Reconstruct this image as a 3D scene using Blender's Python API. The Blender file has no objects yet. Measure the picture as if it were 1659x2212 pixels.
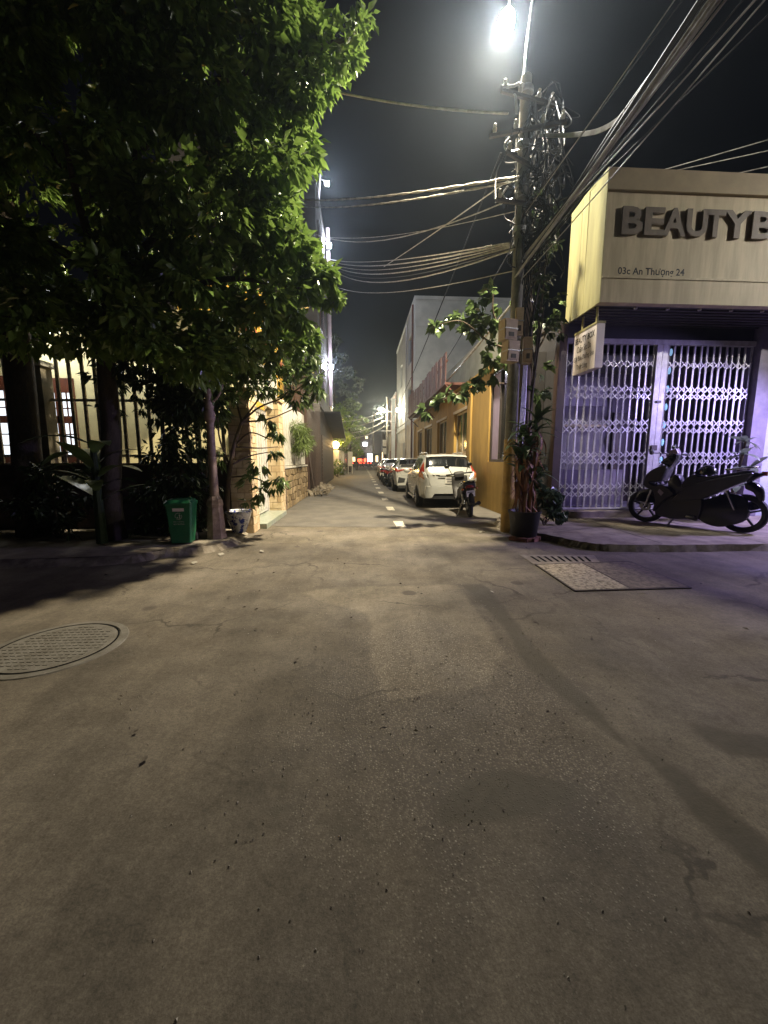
import bpy, math, random
import numpy as np
from mathutils import Vector, Matrix

R = random.Random(11)
sc = bpy.context.scene
col = sc.collection

# ------------------------------------------------------------------ camera
PITCH, YAW, EYE, FOC = math.atan(113 / 831), 0.059, 1.35, 831.0
cF = Vector((math.sin(YAW) * math.cos(PITCH), math.cos(YAW) * math.cos(PITCH), -math.sin(PITCH)))
cR = Vector((math.cos(YAW), -math.sin(YAW), 0))
cU = cR.cross(cF)
cam = bpy.data.objects.new('camera', bpy.data.cameras.new('camera'))
cam.data.sensor_fit = 'HORIZONTAL'
cam.data.angle = 2 * math.atan(829.5 / FOC)
cam.data.clip_end = 900
cam.data.clip_start = 0.05
cam.matrix_world = Matrix(((cR.x, cU.x, -cF.x, 0), (cR.y, cU.y, -cF.y, 0), (cR.z, cU.z, -cF.z, EYE), (0, 0, 0, 1)))
col.objects.link(cam)
sc.camera = cam

# ------------------------------------------------------------------ night sky, exposure
world = bpy.data.worlds.new('World')
sc.world = world
world.use_nodes = True
bg = world.node_tree.nodes['Background']
bg.inputs[0].default_value = (0.55, 0.62, 1.0, 1)
bg.inputs[1].default_value = 0.0026
sc.view_settings.view_transform = 'Standard'
sc.view_settings.look = 'None'
sc.view_settings.exposure = 0
sc.view_settings.gamma = 1
sc.view_settings.use_curve_mapping = False
sc.cycles.use_denoising = True
sc.cycles.max_bounces = 5
sc.cycles.diffuse_bounces = 3
sc.cycles.glossy_bounces = 3
sc.cycles.volume_bounces = 0
sc.cycles.sample_clamp_indirect = 4
sc.cycles.caustics_reflective = False
sc.cycles.caustics_refractive = False

LAMP_W = 11800        # the street lamp over the crossing

def light(name, loc, power, color, size=0.05, kind='POINT', aim=None, spot=150, blend=0.6):
    d = bpy.data.lights.new(name, kind)
    d.energy = power
    d.color = color
    d.shadow_soft_size = size
    if kind == 'SPOT':
        d.spot_size = math.radians(spot)
        d.spot_blend = blend
    o = bpy.data.objects.new(name, d)
    o.location = loc
    if aim is not None:
        o.rotation_euler = (Vector(aim) - Vector(loc)).to_track_quat('-Z', 'Y').to_euler()
    col.objects.link(o)
    return o

# ------------------------------------------------------------------ measuring rays of the survey (pixel of the photo -> point of the place)
def ray(px, py):
    return cF + cR * ((px - 829.5) / FOC) + cU * ((1106 - py) / FOC)
def G(px, py, z=0.0):
    d = ray(px, py)
    return Vector((0, 0, EYE)) + d * ((z - EYE) / d.z)
def AX(px, py, x):
    d = ray(px, py)
    return Vector((0, 0, EYE)) + d * (x / d.x)
def AY(px, py, y):
    d = ray(px, py)
    return Vector((0, 0, EYE)) + d * (y / d.y)

# ------------------------------------------------------------------ materials
MATS = {}
def mat(name, c, rough=0.7, metal=0.0, c2=None, scale=6.0, bump=0.0, bscale=60.0, emit=0.0, ecol=None, spec=0.5, stretch=None, detail=6, ramp=(0.38, 0.66), trans=0.0, coat=0.0):
    if name in MATS:
        return MATS[name]
    m = bpy.data.materials.new(name)
    m.use_nodes = True
    nt = m.node_tree
    b = nt.nodes['Principled BSDF']
    b.inputs['Base Color'].default_value = (*c, 1)
    b.inputs['Roughness'].default_value = rough
    b.inputs['Metallic'].default_value = metal
    b.inputs['Specular IOR Level'].default_value = spec
    if coat: b.inputs['Coat Weight'].default_value = coat
    if trans: b.inputs['Transmission Weight'].default_value = trans
    if emit:
        b.inputs['Emission Color'].default_value = (*(ecol or c), 1)
        b.inputs['Emission Strength'].default_value = emit
    if c2 is None:
        c2 = tuple(x * 0.72 for x in c)
    geo = nt.nodes.new('ShaderNodeNewGeometry')
    vec = geo.outputs['Position']
    if stretch:
        mp = nt.nodes.new('ShaderNodeMapping')
        mp.inputs['Scale'].default_value = stretch
        nt.links.new(vec, mp.inputs['Vector'])
        vec = mp.outputs['Vector']
    n = nt.nodes.new('ShaderNodeTexNoise')
    n.inputs['Scale'].default_value = scale
    n.inputs['Detail'].default_value = detail
    n.inputs['Roughness'].default_value = 0.65
    nt.links.new(vec, n.inputs['Vector'])
    rp = nt.nodes.new('ShaderNodeValToRGB')
    rp.color_ramp.elements[0].position, rp.color_ramp.elements[1].position = ramp
    rp.color_ramp.elements[0].color = (*c2, 1)
    rp.color_ramp.elements[1].color = (*c, 1)
    nt.links.new(n.outputs['Fac'], rp.inputs['Fac'])
    nt.links.new(rp.outputs['Color'], b.inputs['Base Color'])
    if bump:
        n2 = nt.nodes.new('ShaderNodeTexNoise')
        n2.inputs['Scale'].default_value = bscale
        n2.inputs['Detail'].default_value = 4
        nt.links.new(geo.outputs['Position'], n2.inputs['Vector'])
        bp = nt.nodes.new('ShaderNodeBump')
        bp.inputs['Strength'].default_value = bump
        bp.inputs['Distance'].default_value = 0.01
        nt.links.new(n2.outputs['Fac'], bp.inputs['Height'])
        nt.links.new(bp.outputs['Normal'], b.inputs['Normal'])
    MATS[name] = m
    return m

def leafmat(name, c, c2, rough=0.42, scale=5.0, backlight=0.25):
    if name in MATS: return MATS[name]
    m = mat(name, c, rough, c2=c2, scale=scale, detail=3, ramp=(0.35, 0.65))
    nt = m.node_tree
    b = nt.nodes['Principled BSDF']
    tr = nt.nodes.new('ShaderNodeBsdfTranslucent')
    src = b.inputs['Base Color'].links[0].from_socket
    nt.links.new(src, tr.inputs['Color'])
    mx = nt.nodes.new('ShaderNodeMixShader')
    mx.inputs['Fac'].default_value = backlight
    nt.links.new(b.outputs[0], mx.inputs[1])
    nt.links.new(tr.outputs[0], mx.inputs[2])
    nt.links.new(mx.outputs[0], nt.nodes['Material Output'].inputs['Surface'])
    return m

# ------------------------------------------------------------------ mesh helpers
class MB:
    def __init__(s): s.v = []; s.f = []
    def quad(s, *p):
        n = len(s.v); s.v += [tuple(q) for q in p]; s.f.append(tuple(range(n, n + len(p)))); return s
    def box(s, x0, x1, y0, y1, z0, z1):
        n = len(s.v)
        s.v += [(x0, y0, z0), (x1, y0, z0), (x1, y1, z0), (x0, y1, z0), (x0, y0, z1), (x1, y0, z1), (x1, y1, z1), (x0, y1, z1)]
        s.f += [tuple(n + i for i in q) for q in ((3, 2, 1, 0), (4, 5, 6, 7), (0, 1, 5, 4), (1, 2, 6, 5), (2, 3, 7, 6), (3, 0, 4, 7))]
        return s
    def bar(s, a, b, w, h, up=(0, 0, 1)):
        a, b = Vector(a), Vector(b); d = (b - a).normalized(); up = Vector(up)
        if abs(d.dot(up)) > 0.98: up = Vector((0, 1, 0))
        r = d.cross(up).normalized(); u = r.cross(d); n = len(s.v)
        for p in (a, b):
            for i, j in ((-1, -1), (1, -1), (1, 1), (-1, 1)):
                s.v.append(tuple(p + r * (i * w / 2) + u * (j * h / 2)))
        s.f += [tuple(n + i for i in q) for q in ((3, 2, 1, 0), (4, 5, 6, 7), (0, 1, 5, 4), (1, 2, 6, 5), (2, 3, 7, 6), (3, 0, 4, 7))]
        return s
    def tube(s, pts, rad, n=6, cap=True):
        pts = [Vector(p) for p in pts]; k = len(pts); base = len(s.v)
        rr = rad if hasattr(rad, '__len__') else [rad] * k
        t0 = (pts[1] - pts[0]).normalized()
        ref = Vector((0, 0, 1)) if abs(t0.z) < 0.9 else Vector((1, 0, 0))
        u = t0.cross(ref).normalized()
        for i, p in enumerate(pts):
            t = (pts[min(i + 1, k - 1)] - pts[max(i - 1, 0)])
            t = t.normalized() if t.length > 1e-9 else t0
            u = (u - t * u.dot(t))
            u = u.normalized() if u.length > 1e-6 else t.orthogonal().normalized()
            w = t.cross(u)
            for j in range(n):
                a = 2 * math.pi * j / n
                s.v.append(tuple(p + (u * math.cos(a) + w * math.sin(a)) * rr[i]))
        for i in range(k - 1):
            for j in range(n):
                a, b = base + i * n + j, base + i * n + (j + 1) % n
                s.f.append((a, b, b + n, a + n))
        if cap:
            s.f.append(tuple(base + j for j in reversed(range(n)))); s.f.append(tuple(base + (k - 1) * n + j for j in range(n)))
        return s
    def lathe(s, prof, c=(0, 0, 0), n=20, axis='z', ea=1.0, cap=True):
        base = len(s.v); k = len(prof)
        for r, h in prof:
            for j in range(n):
                a = 2 * math.pi * j / n
                q = (r * math.cos(a), r * math.sin(a) * ea)
                s.v.append({'z': (c[0] + q[0], c[1] + q[1], c[2] + h), 'x': (c[0] + h, c[1] + q[0], c[2] + q[1]), 'y': (c[0] + q[0], c[1] + h, c[2] + q[1])}[axis])
        for i in range(k - 1):
            for j in range(n):
                a, b = base + i * n + j, base + i * n + (j + 1) % n
                s.f.append((a, b, b + n, a + n) if axis != 'y' else (a, a + n, b + n, b))
        for i, rev in ((0, True), (k - 1, False)):
            if prof[i][0] > 1e-4 and cap and prof[0] != prof[-1]:
                q = [base + i * n + j for j in range(n)]
                s.f.append(tuple(reversed(q)) if rev != (axis == 'y') else tuple(q))
        return s
    def ball(s, c, r, nu=12, nv=8, z0=-1.0):
        base = len(s.v); rx, ry, rz = r if hasattr(r, '__len__') else (r, r, r)
        lo = math.asin(z0)
        for i in range(nv + 1):
            b = lo + (math.pi / 2 - lo) * i / nv
            for j in range(nu):
                a = 2 * math.pi * j / nu
                s.v.append((c[0] + rx * math.cos(b) * math.cos(a), c[1] + ry * math.cos(b) * math.sin(a), c[2] + rz * math.sin(b)))
        for i in range(nv):
            for j in range(nu):
                a, b = base + i * nu + j, base + i * nu + (j + 1) % nu
                s.f.append((a, b, b + nu, a + nu))
        s.f.append(tuple(base + j for j in reversed(range(nu))))
        return s
    def prism(s, poly, fn, d0, d1, inset=0.0):
        """poly of (a, b); fn(a, b, d) -> point; a rounded slab between depths d0 and d1"""
        n = len(poly); base = len(s.v)
        cx = sum(p[0] for p in poly) / n; cy = sum(p[1] for p in poly) / n
        rings = [(d0, 1 - inset), (d0 + (d1 - d0) * 0.18, 1), (d1 - (d1 - d0) * 0.18, 1), (d1, 1 - inset)] if inset else [(d0, 1), (d1, 1)]
        for d, k in rings:
            for a, b in poly: s.v.append(tuple(fn(cx + (a - cx) * k, cy + (b - cy) * k, d)))
        for i in range(len(rings) - 1):
            for j in range(n):
                a, b = base + i * n + j, base + i * n + (j + 1) % n
                s.f.append((a, b, b + n, a + n))
        s.f.append(tuple(base + j for j in reversed(range(n)))); s.f.append(tuple(base + (len(rings) - 1) * n + j for j in range(n)))
        return s
    def add(s, o):
        n = len(s.v); s.v += o.v; s.f += [tuple(n + i for i in q) for q in o.f]; return s

XF = {}
def rootmat(o):
    while o.parent is not None: o = o.parent
    return XF.get(o.name)

def mesh(name, mb, m, smooth=False):
    me = bpy.data.meshes.new(name)
    me.from_pydata(mb.v, [], mb.f)
    if m is not None: me.materials.append(m)
    if smooth:
        me.shade_smooth()
        try: me.set_sharp_from_angle(angle=math.radians(38))
        except Exception: pass
    return me

def props(o, label=None, cat=None, group=None, kind=None):
    if label: o['label'] = label
    if cat: o['category'] = cat
    if group: o['group'] = group
    if kind: o['kind'] = kind
    return o

def thing(name, label, cat, loc=(0, 0, 0), rz=0.0, group=None):
    o = bpy.data.objects.new(name, None)
    o.empty_display_size = 0.2
    o.location = loc; o.rotation_euler = (0, 0, rz)
    col.objects.link(o)
    XF[o.name] = Matrix.Translation(Vector(loc)) @ Matrix.Rotation(rz, 4, 'Z')
    return props(o, label, cat, group)

def part(name, mb, m, parent, smooth=False, W=True, label=None, kind=None):
    """a part; W: the shape is given in world coordinates"""
    if W:
        inv = rootmat(parent).inverted()
        mb.v = [tuple(inv @ Vector(p)) for p in mb.v]
    o = bpy.data.objects.new(name, mesh(name, mb, m, smooth))
    o.parent = parent
    col.objects.link(o)
    return props(o, label, kind=kind)

def solo(name, mb, m, label=None, cat=None, group=None, kind=None, smooth=False):
    """a thing that is one mesh, its origin at its base"""
    a = np.array(mb.v)
    c = a.mean(0); c[2] = a[:, 2].min()
    mb.v = [tuple(p) for p in (a - c)]
    o = bpy.data.objects.new(name, mesh(name, mb, m, smooth))
    o.location = c
    col.objects.link(o)
    XF[o.name] = Matrix.Translation(Vector(c))
    return props(o, label, cat, group, kind)

def piece(name, me, parent, loc, rot=(0, 0, 0), scale=(1, 1, 1), W=True, label=None):
    o = bpy.data.objects.new(name, me)
    o.parent = parent
    o.location = rootmat(parent).inverted() @ Vector(loc) if W else loc
    o.rotation_euler = rot; o.scale = scale
    col.objects.link(o)
    if label: o['label'] = label
    return o

def struct(name, mb, m, smooth=False, kind='structure'):
    o = bpy.data.objects.new(name, mesh(name, mb, m, smooth)); col.objects.link(o)
    o['kind'] = kind
    return o

def copy_tree(o, loc, rz):
    c = o.copy(); col.objects.link(c); c.location = loc; c.rotation_euler = (0, 0, rz)
    for ch in list(o.children):
        d = ch.copy(); col.objects.link(d); d.parent = c
        for g in list(ch.children):
            e = g.copy(); col.objects.link(e); e.parent = d
    return c

def cube_mesh(name, m):
    b = 0.06
    mb = MB()
    mb.box(-.5, .5, -.5, .5, -.5, .5)
    return mesh(name, mb, m)

def wall_holes(mb, fn, a0, a1, z0, z1, d0, d1, holes):
    """a wall in the plane (a, z) from depth d0 to d1 with rectangular openings"""
    xs = sorted({a0, a1, *[h[0] for h in holes], *[h[1] for h in holes]})
    for i in range(len(xs) - 1):
        x0, x1 = xs[i], xs[i + 1]
        hs = sorted([h for h in holes if h[0] < (x0 + x1) / 2 < h[1]], key=lambda h: h[2])
        z = z0
        for h in hs + [(0, 0, z1, z1)]:
            if h[2] > z: fn(mb, x0, x1, z, h[2], d0, d1)
            z = h[3]
    return mb
def wall_x(mb, a0, a1, z0, z1, d0, d1): mb.box(d0, d1, a0, a1, z0, z1)
def wall_y(mb, a0, a1, z0, z1, d0, d1): mb.box(a0, a1, d0, d1, z0, z1)

def text_mesh(name, s, m, size=1.0, ext=0.0, bold=0.0, box=None):
    cu = bpy.data.curves.new(name, 'FONT')
    cu.body = s; cu.size = size; cu.extrude = ext; cu.offset = bold
    cu.align_x = 'LEFT'; cu.resolution_u = 3
    o = bpy.data.objects.new(name, cu); col.objects.link(o)
    dg = bpy.context.evaluated_depsgraph_get()
    me = bpy.data.meshes.new_from_object(o.evaluated_get(dg))
    bpy.data.objects.remove(o); bpy.data.curves.remove(cu)
    a = np.array([v.co for v in me.vertices])
    lo, hi = a.min(0), a.max(0)
    if box:      # fit to (width, height)
        k = np.array([box[0] / (hi[0] - lo[0]), box[1] / (hi[1] - lo[1]), 1])
        a = (a - [lo[0], lo[1], 0]) * k
        me.vertices.foreach_set('co', a.astype(np.float32).ravel())
    me.materials.clear(); me.materials.append(m); me.name = name
    return me

# ------------------------------------------------------------------ leaves
def leaf_geo(P, D, L, Wd, rng, curl=0.15):
    """P (n,3) leaf bases, D (n,3) leaf directions, L lengths -> verts, faces of folded leaves"""
    n = len(P)
    D = D / (np.linalg.norm(D, axis=1, keepdims=True) + 1e-9)
    up = rng.normal(size=(n, 3)) * 0.55 + [0, 0, 1]
    S = np.cross(D, up); S /= (np.linalg.norm(S, axis=1, keepdims=True) + 1e-9)
    N = np.cross(S, D)
    L = L[:, None]; w = Wd[:, None] * L
    b = P; c = P + D * L * .5 - N * w * .12
    r = P + D * L * .42 + S * w * .5 + N * w * .1
    l = P + D * L * .42 - S * w * .5 + N * w * .1
    t = P + D * L - N * L * curl
    V = np.stack([b, r, t, l, c], 1).reshape(-1, 3)
    i = np.arange(n) * 5
    F = np.stack([np.stack([i, i + 1, i + 2, i + 4], 1), np.stack([i, i + 4, i + 2, i + 3], 1)], 1).reshape(-1, 4)
    return V, F

def np_mesh(name, V, F, m):
    me = bpy.data.meshes.new(name)
    me.vertices.add(len(V)); me.vertices.foreach_set('co', V.astype(np.float32).ravel())
    me.loops.add(F.size); me.loops.foreach_set('vertex_index', F.astype(np.int32).ravel())
    me.polygons.add(len(F)); me.polygons.foreach_set('loop_start', (np.arange(len(F)) * F.shape[1]).astype(np.int32))
    me.update(calc_edges=True)
    me.materials.append(m)
    return me

def foliage(name, clumps, m, parent, seed, L=(.1, .16), W=.5, per=140, droop=.5, label=None, base=None):
    """clumps of (x, y, z, radius): twigs of leaves spread through each, one joined crown"""
    rng = np.random.default_rng(seed)
    Vs, Fs, n0 = [], [], 0
    for cl in clumps:
        x, y, z, r = cl[:4]
        n = max(6, int(per * rng.uniform(.7, 1.3) * (cl[4] if len(cl) > 4 else 1)))
        d = rng.normal(size=(n, 3)); d /= np.linalg.norm(d, axis=1, keepdims=True)
        rad = r * rng.uniform(.25, 1, size=(n, 1)) ** .6
        # leaves gather on little twigs inside the clump
        tw = rng.normal(size=(max(2, n // 9), 3)); tw /= np.linalg.norm(tw, axis=1, keepdims=True)
        d = d * .38 + tw[rng.integers(0, len(tw), n)]
        d /= np.linalg.norm(d, axis=1, keepdims=True)
        P = np.array([x, y, z]) + d * rad * [1, 1, .8]
        D = d + rng.normal(size=(n, 3)) * .45 + [0, 0, -droop]
        V, F = leaf_geo(P, D, rng.uniform(L[0], L[1], n), rng.uniform(W * .8, W * 1.2, n), rng)
        Vs.append(V); Fs.append(F + n0); n0 += len(V)
    V = np.concatenate(Vs); F = np.concatenate(Fs)
    if parent is not None:
        inv = np.array(rootmat(parent).inverted()); V = V @ inv[:3, :3].T + inv[:3, 3]
    o = bpy.data.objects.new(name, np_mesh(name, V, F, m)); o.parent = parent
    col.objects.link(o)
    if label: o['label'] = label
    return o

def big_leaf(L, W, droop, fold=.12, n=7):
    """one broad leaf along +X, arching over and down"""
    mb = MB(); 
    for i in range(n + 1):
        t = i / n
        w = W * .5 * math.sin(math.pi * min(1, t * .94 + .06)) ** .75
        x, z = L * t * (1 - .18 * droop * t), L * (.25 * t - droop * t * t * .8)
        mb.v += [(x, w, z + fold * w), (x, 0, z), (x, -w, z + fold * w)]
    for i in range(n):
        a = 3 * i
        mb.f += [(a, a + 1, a + 4, a + 3), (a + 1, a + 2, a + 5, a + 4)]
    return mb

def smooth_path(pts, k=6):
    pts = [Vector(p) for p in pts]
    if len(pts) < 3: return [pts[0].lerp(pts[1], i / k) for i in range(k + 1)]
    q = [pts[0] * 2 - pts[1]] + pts + [pts[-1] * 2 - pts[-2]]
    out = []
    for i in range(1, len(q) - 2):
        for j in range(k):
            t = j / k
            out.append(.5 * ((2 * q[i]) + (q[i + 1] - q[i - 1]) * t + (2 * q[i - 1] - 5 * q[i] + 4 * q[i + 1] - q[i + 2]) * t * t + (3 * q[i] - q[i - 1] - 3 * q[i + 1] + q[i + 2]) * t ** 3))
    out.append(pts[-1])
    return out

def sag(a, b, s, n=14):
    a, b = Vector(a), Vector(b)
    return [a.lerp(b, i / n) - Vector((0, 0, 4 * s * (i / n) * (1 - i / n))) for i in range(n + 1)]
# ================================================================== ground
def ground_material():
    m = bpy.data.materials.new('dusty_asphalt'); m.use_nodes = True
    nt = m.node_tree; N = nt.nodes; Lk = nt.links.new
    b = N['Principled BSDF']
    geo = N.new('ShaderNodeNewGeometry'); pos = geo.outputs['Position']
    def noise(scale, detail=5, rough=.6, stretch=None):
        n = N.new('ShaderNodeTexNoise'); n.inputs['Scale'].default_value = scale
        n.inputs['Detail'].default_value = detail; n.inputs['Roughness'].default_value = rough
        if stretch:
            mp = N.new('ShaderNodeMapping'); mp.inputs['Scale'].default_value = stretch
            Lk(pos, mp.inputs['Vector']); Lk(mp.outputs['Vector'], n.inputs['Vector'])
        else: Lk(pos, n.inputs['Vector'])
        return n.outputs['Fac']
    def ramp(src, stops):
        r = N.new('ShaderNodeValToRGB'); e = r.color_ramp.elements
        while len(e) < len(stops): e.new(.5)
        for i, (p, c) in enumerate(stops):
            e[i].position = p; e[i].color = (*c, 1) if hasattr(c, '__len__') else (c, c, c, 1)
        Lk(src, r.inputs['Fac']); return r.outputs['Color']
    def mix(kind, fac, a, c):
        x = N.new('ShaderNodeMix'); x.data_type = 'RGBA'; x.blend_type = kind
        for s, k in ((fac, 0), (a, 6), (c, 7)):
            if hasattr(s, 'is_linked'): Lk(s, x.inputs[k])
            elif hasattr(s, '__len__'): x.inputs[k].default_value = (*s, 1)
            else: x.inputs[k].default_value = s
        return x.outputs[2]
    c = ramp(noise(.55, 6), [(.3, (.100, .084, .062)), (.48, (.154, .130, .097)), (.68, (.205, .175, .135))])
    c = mix('MULTIPLY', .8, c, ramp(noise(3.2, 8, .7), [(.32, .68), (.6, 1.06)]))
    c = mix('MULTIPLY', .6, c, ramp(noise(34, 4, .8), [(.32, .55), (.68, 1.3)]))
    c = mix('MULTIPLY', .6, c, ramp(noise(120, 3, .8), [(.3, .45), (.7, 1.45)]))
    c = mix('MULTIPLY', .8, c, ramp(noise(1.4, 7, .72), [(.36, .62), (.5, .95), (.66, 1.10)]))
    c = mix('MULTIPLY', .35, c, ramp(noise(2.0, 5, .6, (2.2, .28, 1)), [(.4, .6), (.56, 1.0)]))
    # reddish and greenish grime
    c = mix('MIX', ramp(noise(.9, 4), [(.56, 0.0), (.75, .25)]), c, (.12, .09, .06))
    # worn area near the crossing where the stones show
    dist = N.new('ShaderNodeVectorMath'); dist.operation = 'DISTANCE'
    mp = N.new('ShaderNodeMapping'); mp.inputs['Location'].default_value = (-.42, -1.75, 0); mp.inputs['Scale'].default_value = (.95, .72, 1)
    mp.vector_type = 'POINT'
    Lk(pos, mp.inputs['Vector']); Lk(mp.outputs['Vector'], dist.inputs[0]); dist.inputs[1].default_value = (0, -.25, 0)
    wob = N.new('ShaderNodeMath'); wob.operation = 'MULTIPLY_ADD'
    Lk(noise(2.6, 6, .7), wob.inputs[0]); wob.inputs[1].default_value = 1.6; Lk(dist.outputs['Value'], wob.inputs[2])
    worn = ramp(wob.outputs[0], [(.0, 1.0), (.72, 1.0), (1.0, 0.0)])
    wn = N.new('ShaderNodeMath'); wn.operation = 'DIVIDE'; Lk(wob.outputs[0], wn.inputs[0]); wn.inputs[1].default_value = 2.1
    worn = ramp(wn.outputs[0], [(.62, 1.0), (.86, 0.0)])
    vo = N.new('ShaderNodeTexVoronoi'); vo.inputs['Scale'].default_value = 85; Lk(pos, vo.inputs['Vector'])
    stone = ramp(vo.outputs['Distance'], [(.12, 1.0), (.34, 0.0)])
    vc = N.new('ShaderNodeSeparateColor'); Lk(vo.outputs['Color'], vc.inputs[0])
    pale = ramp(vc.outputs[0], [(.5, 0.0), (.8, .9)])
    stone2 = mix('MULTIPLY', 1.0, stone, pale)
    c = mix('MIX', mix('MULTIPLY', 1.0, stone2, worn), c, (.38, .34, .27))
    gap = ramp(vo.outputs['Distance'], [(.42, 0.0), (.6, .7)])
    c = mix('MIX', mix('MULTIPLY', 1.0, gap, worn), c, (.07, .058, .046))
    def attr(nm, w, nz):
        at = N.new('ShaderNodeAttribute'); at.attribute_name = nm
        ad = N.new('ShaderNodeMath'); ad.operation = 'MULTIPLY_ADD'; Lk(noise(nz, 6, .75), ad.inputs[0]); ad.inputs[1].default_value = w * 3.2; Lk(at.outputs['Fac'], ad.inputs[2])
        mr = N.new('ShaderNodeMapRange'); mr.interpolation_type = 'SMOOTHSTEP'; Lk(ad.outputs[0], mr.inputs['Value']); mr.inputs['From Min'].default_value = w * .6; mr.inputs['From Max'].default_value = w * 2.6
        return mr.outputs['Result']
    fillm, palem = attr('fill', .03, 7), attr('pale', .035, 5)
    def scaled(src, k):
        q = N.new('ShaderNodeMath'); q.operation = 'MULTIPLY'; Lk(src, q.inputs[0]); q.inputs[1].default_value = k; return q.outputs[0]
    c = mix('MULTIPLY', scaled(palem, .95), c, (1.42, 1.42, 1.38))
    c = mix('MIX', scaled(fillm, .95), c, mix('MULTIPLY', .5, (.080, .069, .051), ramp(noise(22, 5, .75), [(.3, .7), (.7, 1.3)])))
    # oil spots and gum
    v2 = N.new('ShaderNodeTexVoronoi'); v2.inputs['Scale'].default_value = 1.55; Lk(pos, v2.inputs['Vector'])
    v2c = N.new('ShaderNodeSeparateColor'); Lk(v2.outputs['Color'], v2c.inputs[0])
    sz = N.new('ShaderNodeMath'); sz.operation = 'MULTIPLY_ADD'; Lk(v2c.outputs[0], sz.inputs[0]); sz.inputs[1].default_value = -.17; Lk(v2.outputs['Distance'], sz.inputs[2])
    w2 = N.new('ShaderNodeMath'); w2.operation = 'MULTIPLY_ADD'; Lk(noise(9, 3), w2.inputs[0]); w2.inputs[1].default_value = .05; Lk(sz.outputs[0], w2.inputs[2])
    c = mix('MIX', ramp(w2.outputs[0], [(-.0, .72), (.03, 0.0)]), c, (.055, .045, .036))
    v3 = N.new('ShaderNodeTexVoronoi'); v3.inputs['Scale'].default_value = 5.5; Lk(pos, v3.inputs['Vector'])
    c = mix('MIX', ramp(v3.outputs['Distance'], [(.03, .6), (.07, 0.0)]), c, (.06, .05, .04))
    # hairline cracks
    v4 = N.new('ShaderNodeTexVoronoi'); v4.feature = 'DISTANCE_TO_EDGE'; v4.inputs['Scale'].default_value = .75
    wv = N.new('ShaderNodeVectorMath'); wv.operation = 'MULTIPLY_ADD'; n4 = N.new('ShaderNodeTexNoise'); n4.inputs['Scale'].default_value = 3.5; n4.inputs['Detail'].default_value = 6
    Lk(pos, n4.inputs['Vector']); Lk(n4.outputs['Color'], wv.inputs[0]); wv.inputs[1].default_value = (.5, .5, 0); Lk(pos, wv.inputs[2]); Lk(wv.outputs['Vector'], v4.inputs['Vector'])
    c = mix('MIX', mix('MULTIPLY', 1.0, ramp(v4.outputs['Distance'], [(.004, .8), (.011, 0.0)]), ramp(noise(.8, 3), [(.48, 0.0), (.58, 1.0)])), c, (.05, .042, .032))
    Lk(c, b.inputs['Base Color'])
    Lk(ramp(noise(1.3, 5), [(.35, .72), (.65, .95)]), b.inputs['Roughness'])
    b.inputs['Specular IOR Level'].default_value = .25
    h = mix('ADD', 1.0, ramp(noise(75, 4, .7), [(.2, 0.0), (.8, .5)]), mix('MULTIPLY', 1.0, stone, worn))
    bp = N.new('ShaderNodeBump'); bp.inputs['Strength'].default_value = .5; bp.inputs['Distance'].default_value = .006
    Lk(h, bp.inputs['Height']); Lk(bp.outputs['Normal'], b.inputs['Normal'])
    return m

# trench fill and smooth worn patches: outlines measured on the road, feathered on the ground sheet itself
le = [(985, 1262), (1004, 1270), (1044, 1310), (1094, 1365), (1130, 1430), (1170, 1470), (1244, 1530), (1300, 1576), (1420, 1666), (1500, 1766), (1600, 1846), (1700, 1930)]
re_ = [(1040, 1262), (1054, 1270), (1080, 1300), (1120, 1350), (1155, 1395), (1215, 1455), (1280, 1515), (1350, 1596), (1460, 1656), (1560, 1736), (1659, 1816), (1740, 1880)]
def sdf(poly, X, Y):
    p = np.array([(q.x, q.y) for q in poly]); d = np.full(X.shape, 1e9); ins = np.zeros(X.shape, bool)
    for i in range(len(p)):
        (x0, y0), (x1, y1) = p[i - 1], p[i]; ex, ey = x1 - x0, y1 - y0; L2 = ex * ex + ey * ey + 1e-12
        t = np.clip(((X - x0) * ex + (Y - y0) * ey) / L2, 0, 1); d = np.minimum(d, np.hypot(X - x0 - t * ex, Y - y0 - t * ey))
        ins ^= ((y0 > Y) != (y1 > Y)) & (X < (x1 - x0) * (Y - y0) / (y1 - y0 + 1e-12) + x0)
    return np.where(ins, d, -d)
xs = np.concatenate([[-160, -60, -30, -14], np.arange(-7, 9.01, .05), [14, 30, 60, 160]]); ys = np.concatenate([[-120, -40, -10, -3], np.arange(.3, 7.6, .05), [9, 12, 20, 40, 80, 240]])
Xg, Yg = np.meshgrid(xs, ys)
ring_ = lambda pts: (lambda P: smooth_path(P + [P[0]], 4)[:-1])([G(*p) for p in pts])
D1 = sdf(smooth_path([G(*p) for p in le], 4) + list(reversed(smooth_path([G(*p) for p in re_], 4))), Xg, Yg)
for pts in ([(930, 1776), (950, 1716), (1000, 1686), (1080, 1656), (1140, 1666), (1270, 1706), (1200, 1756), (1100, 1781), (1000, 1786)], [(695, 1790), (700, 1765), (770, 1775), (830, 1820), (790, 1835), (740, 1812)], [(1480, 1560), (1600, 1580), (1720, 1590), (1740, 1640), (1620, 1640), (1530, 1610)], [(560, 1740), (620, 1735), (640, 1760), (590, 1775)]):
    D1 = np.maximum(D1, sdf(ring_(pts), Xg, Yg) - .01)
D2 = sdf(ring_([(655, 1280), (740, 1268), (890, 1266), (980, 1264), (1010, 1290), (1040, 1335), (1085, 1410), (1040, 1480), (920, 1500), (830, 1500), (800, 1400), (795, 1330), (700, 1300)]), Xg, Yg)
nx, ny_ = len(xs), len(ys); idx = np.arange(nx * ny_).reshape(ny_, nx)
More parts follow.
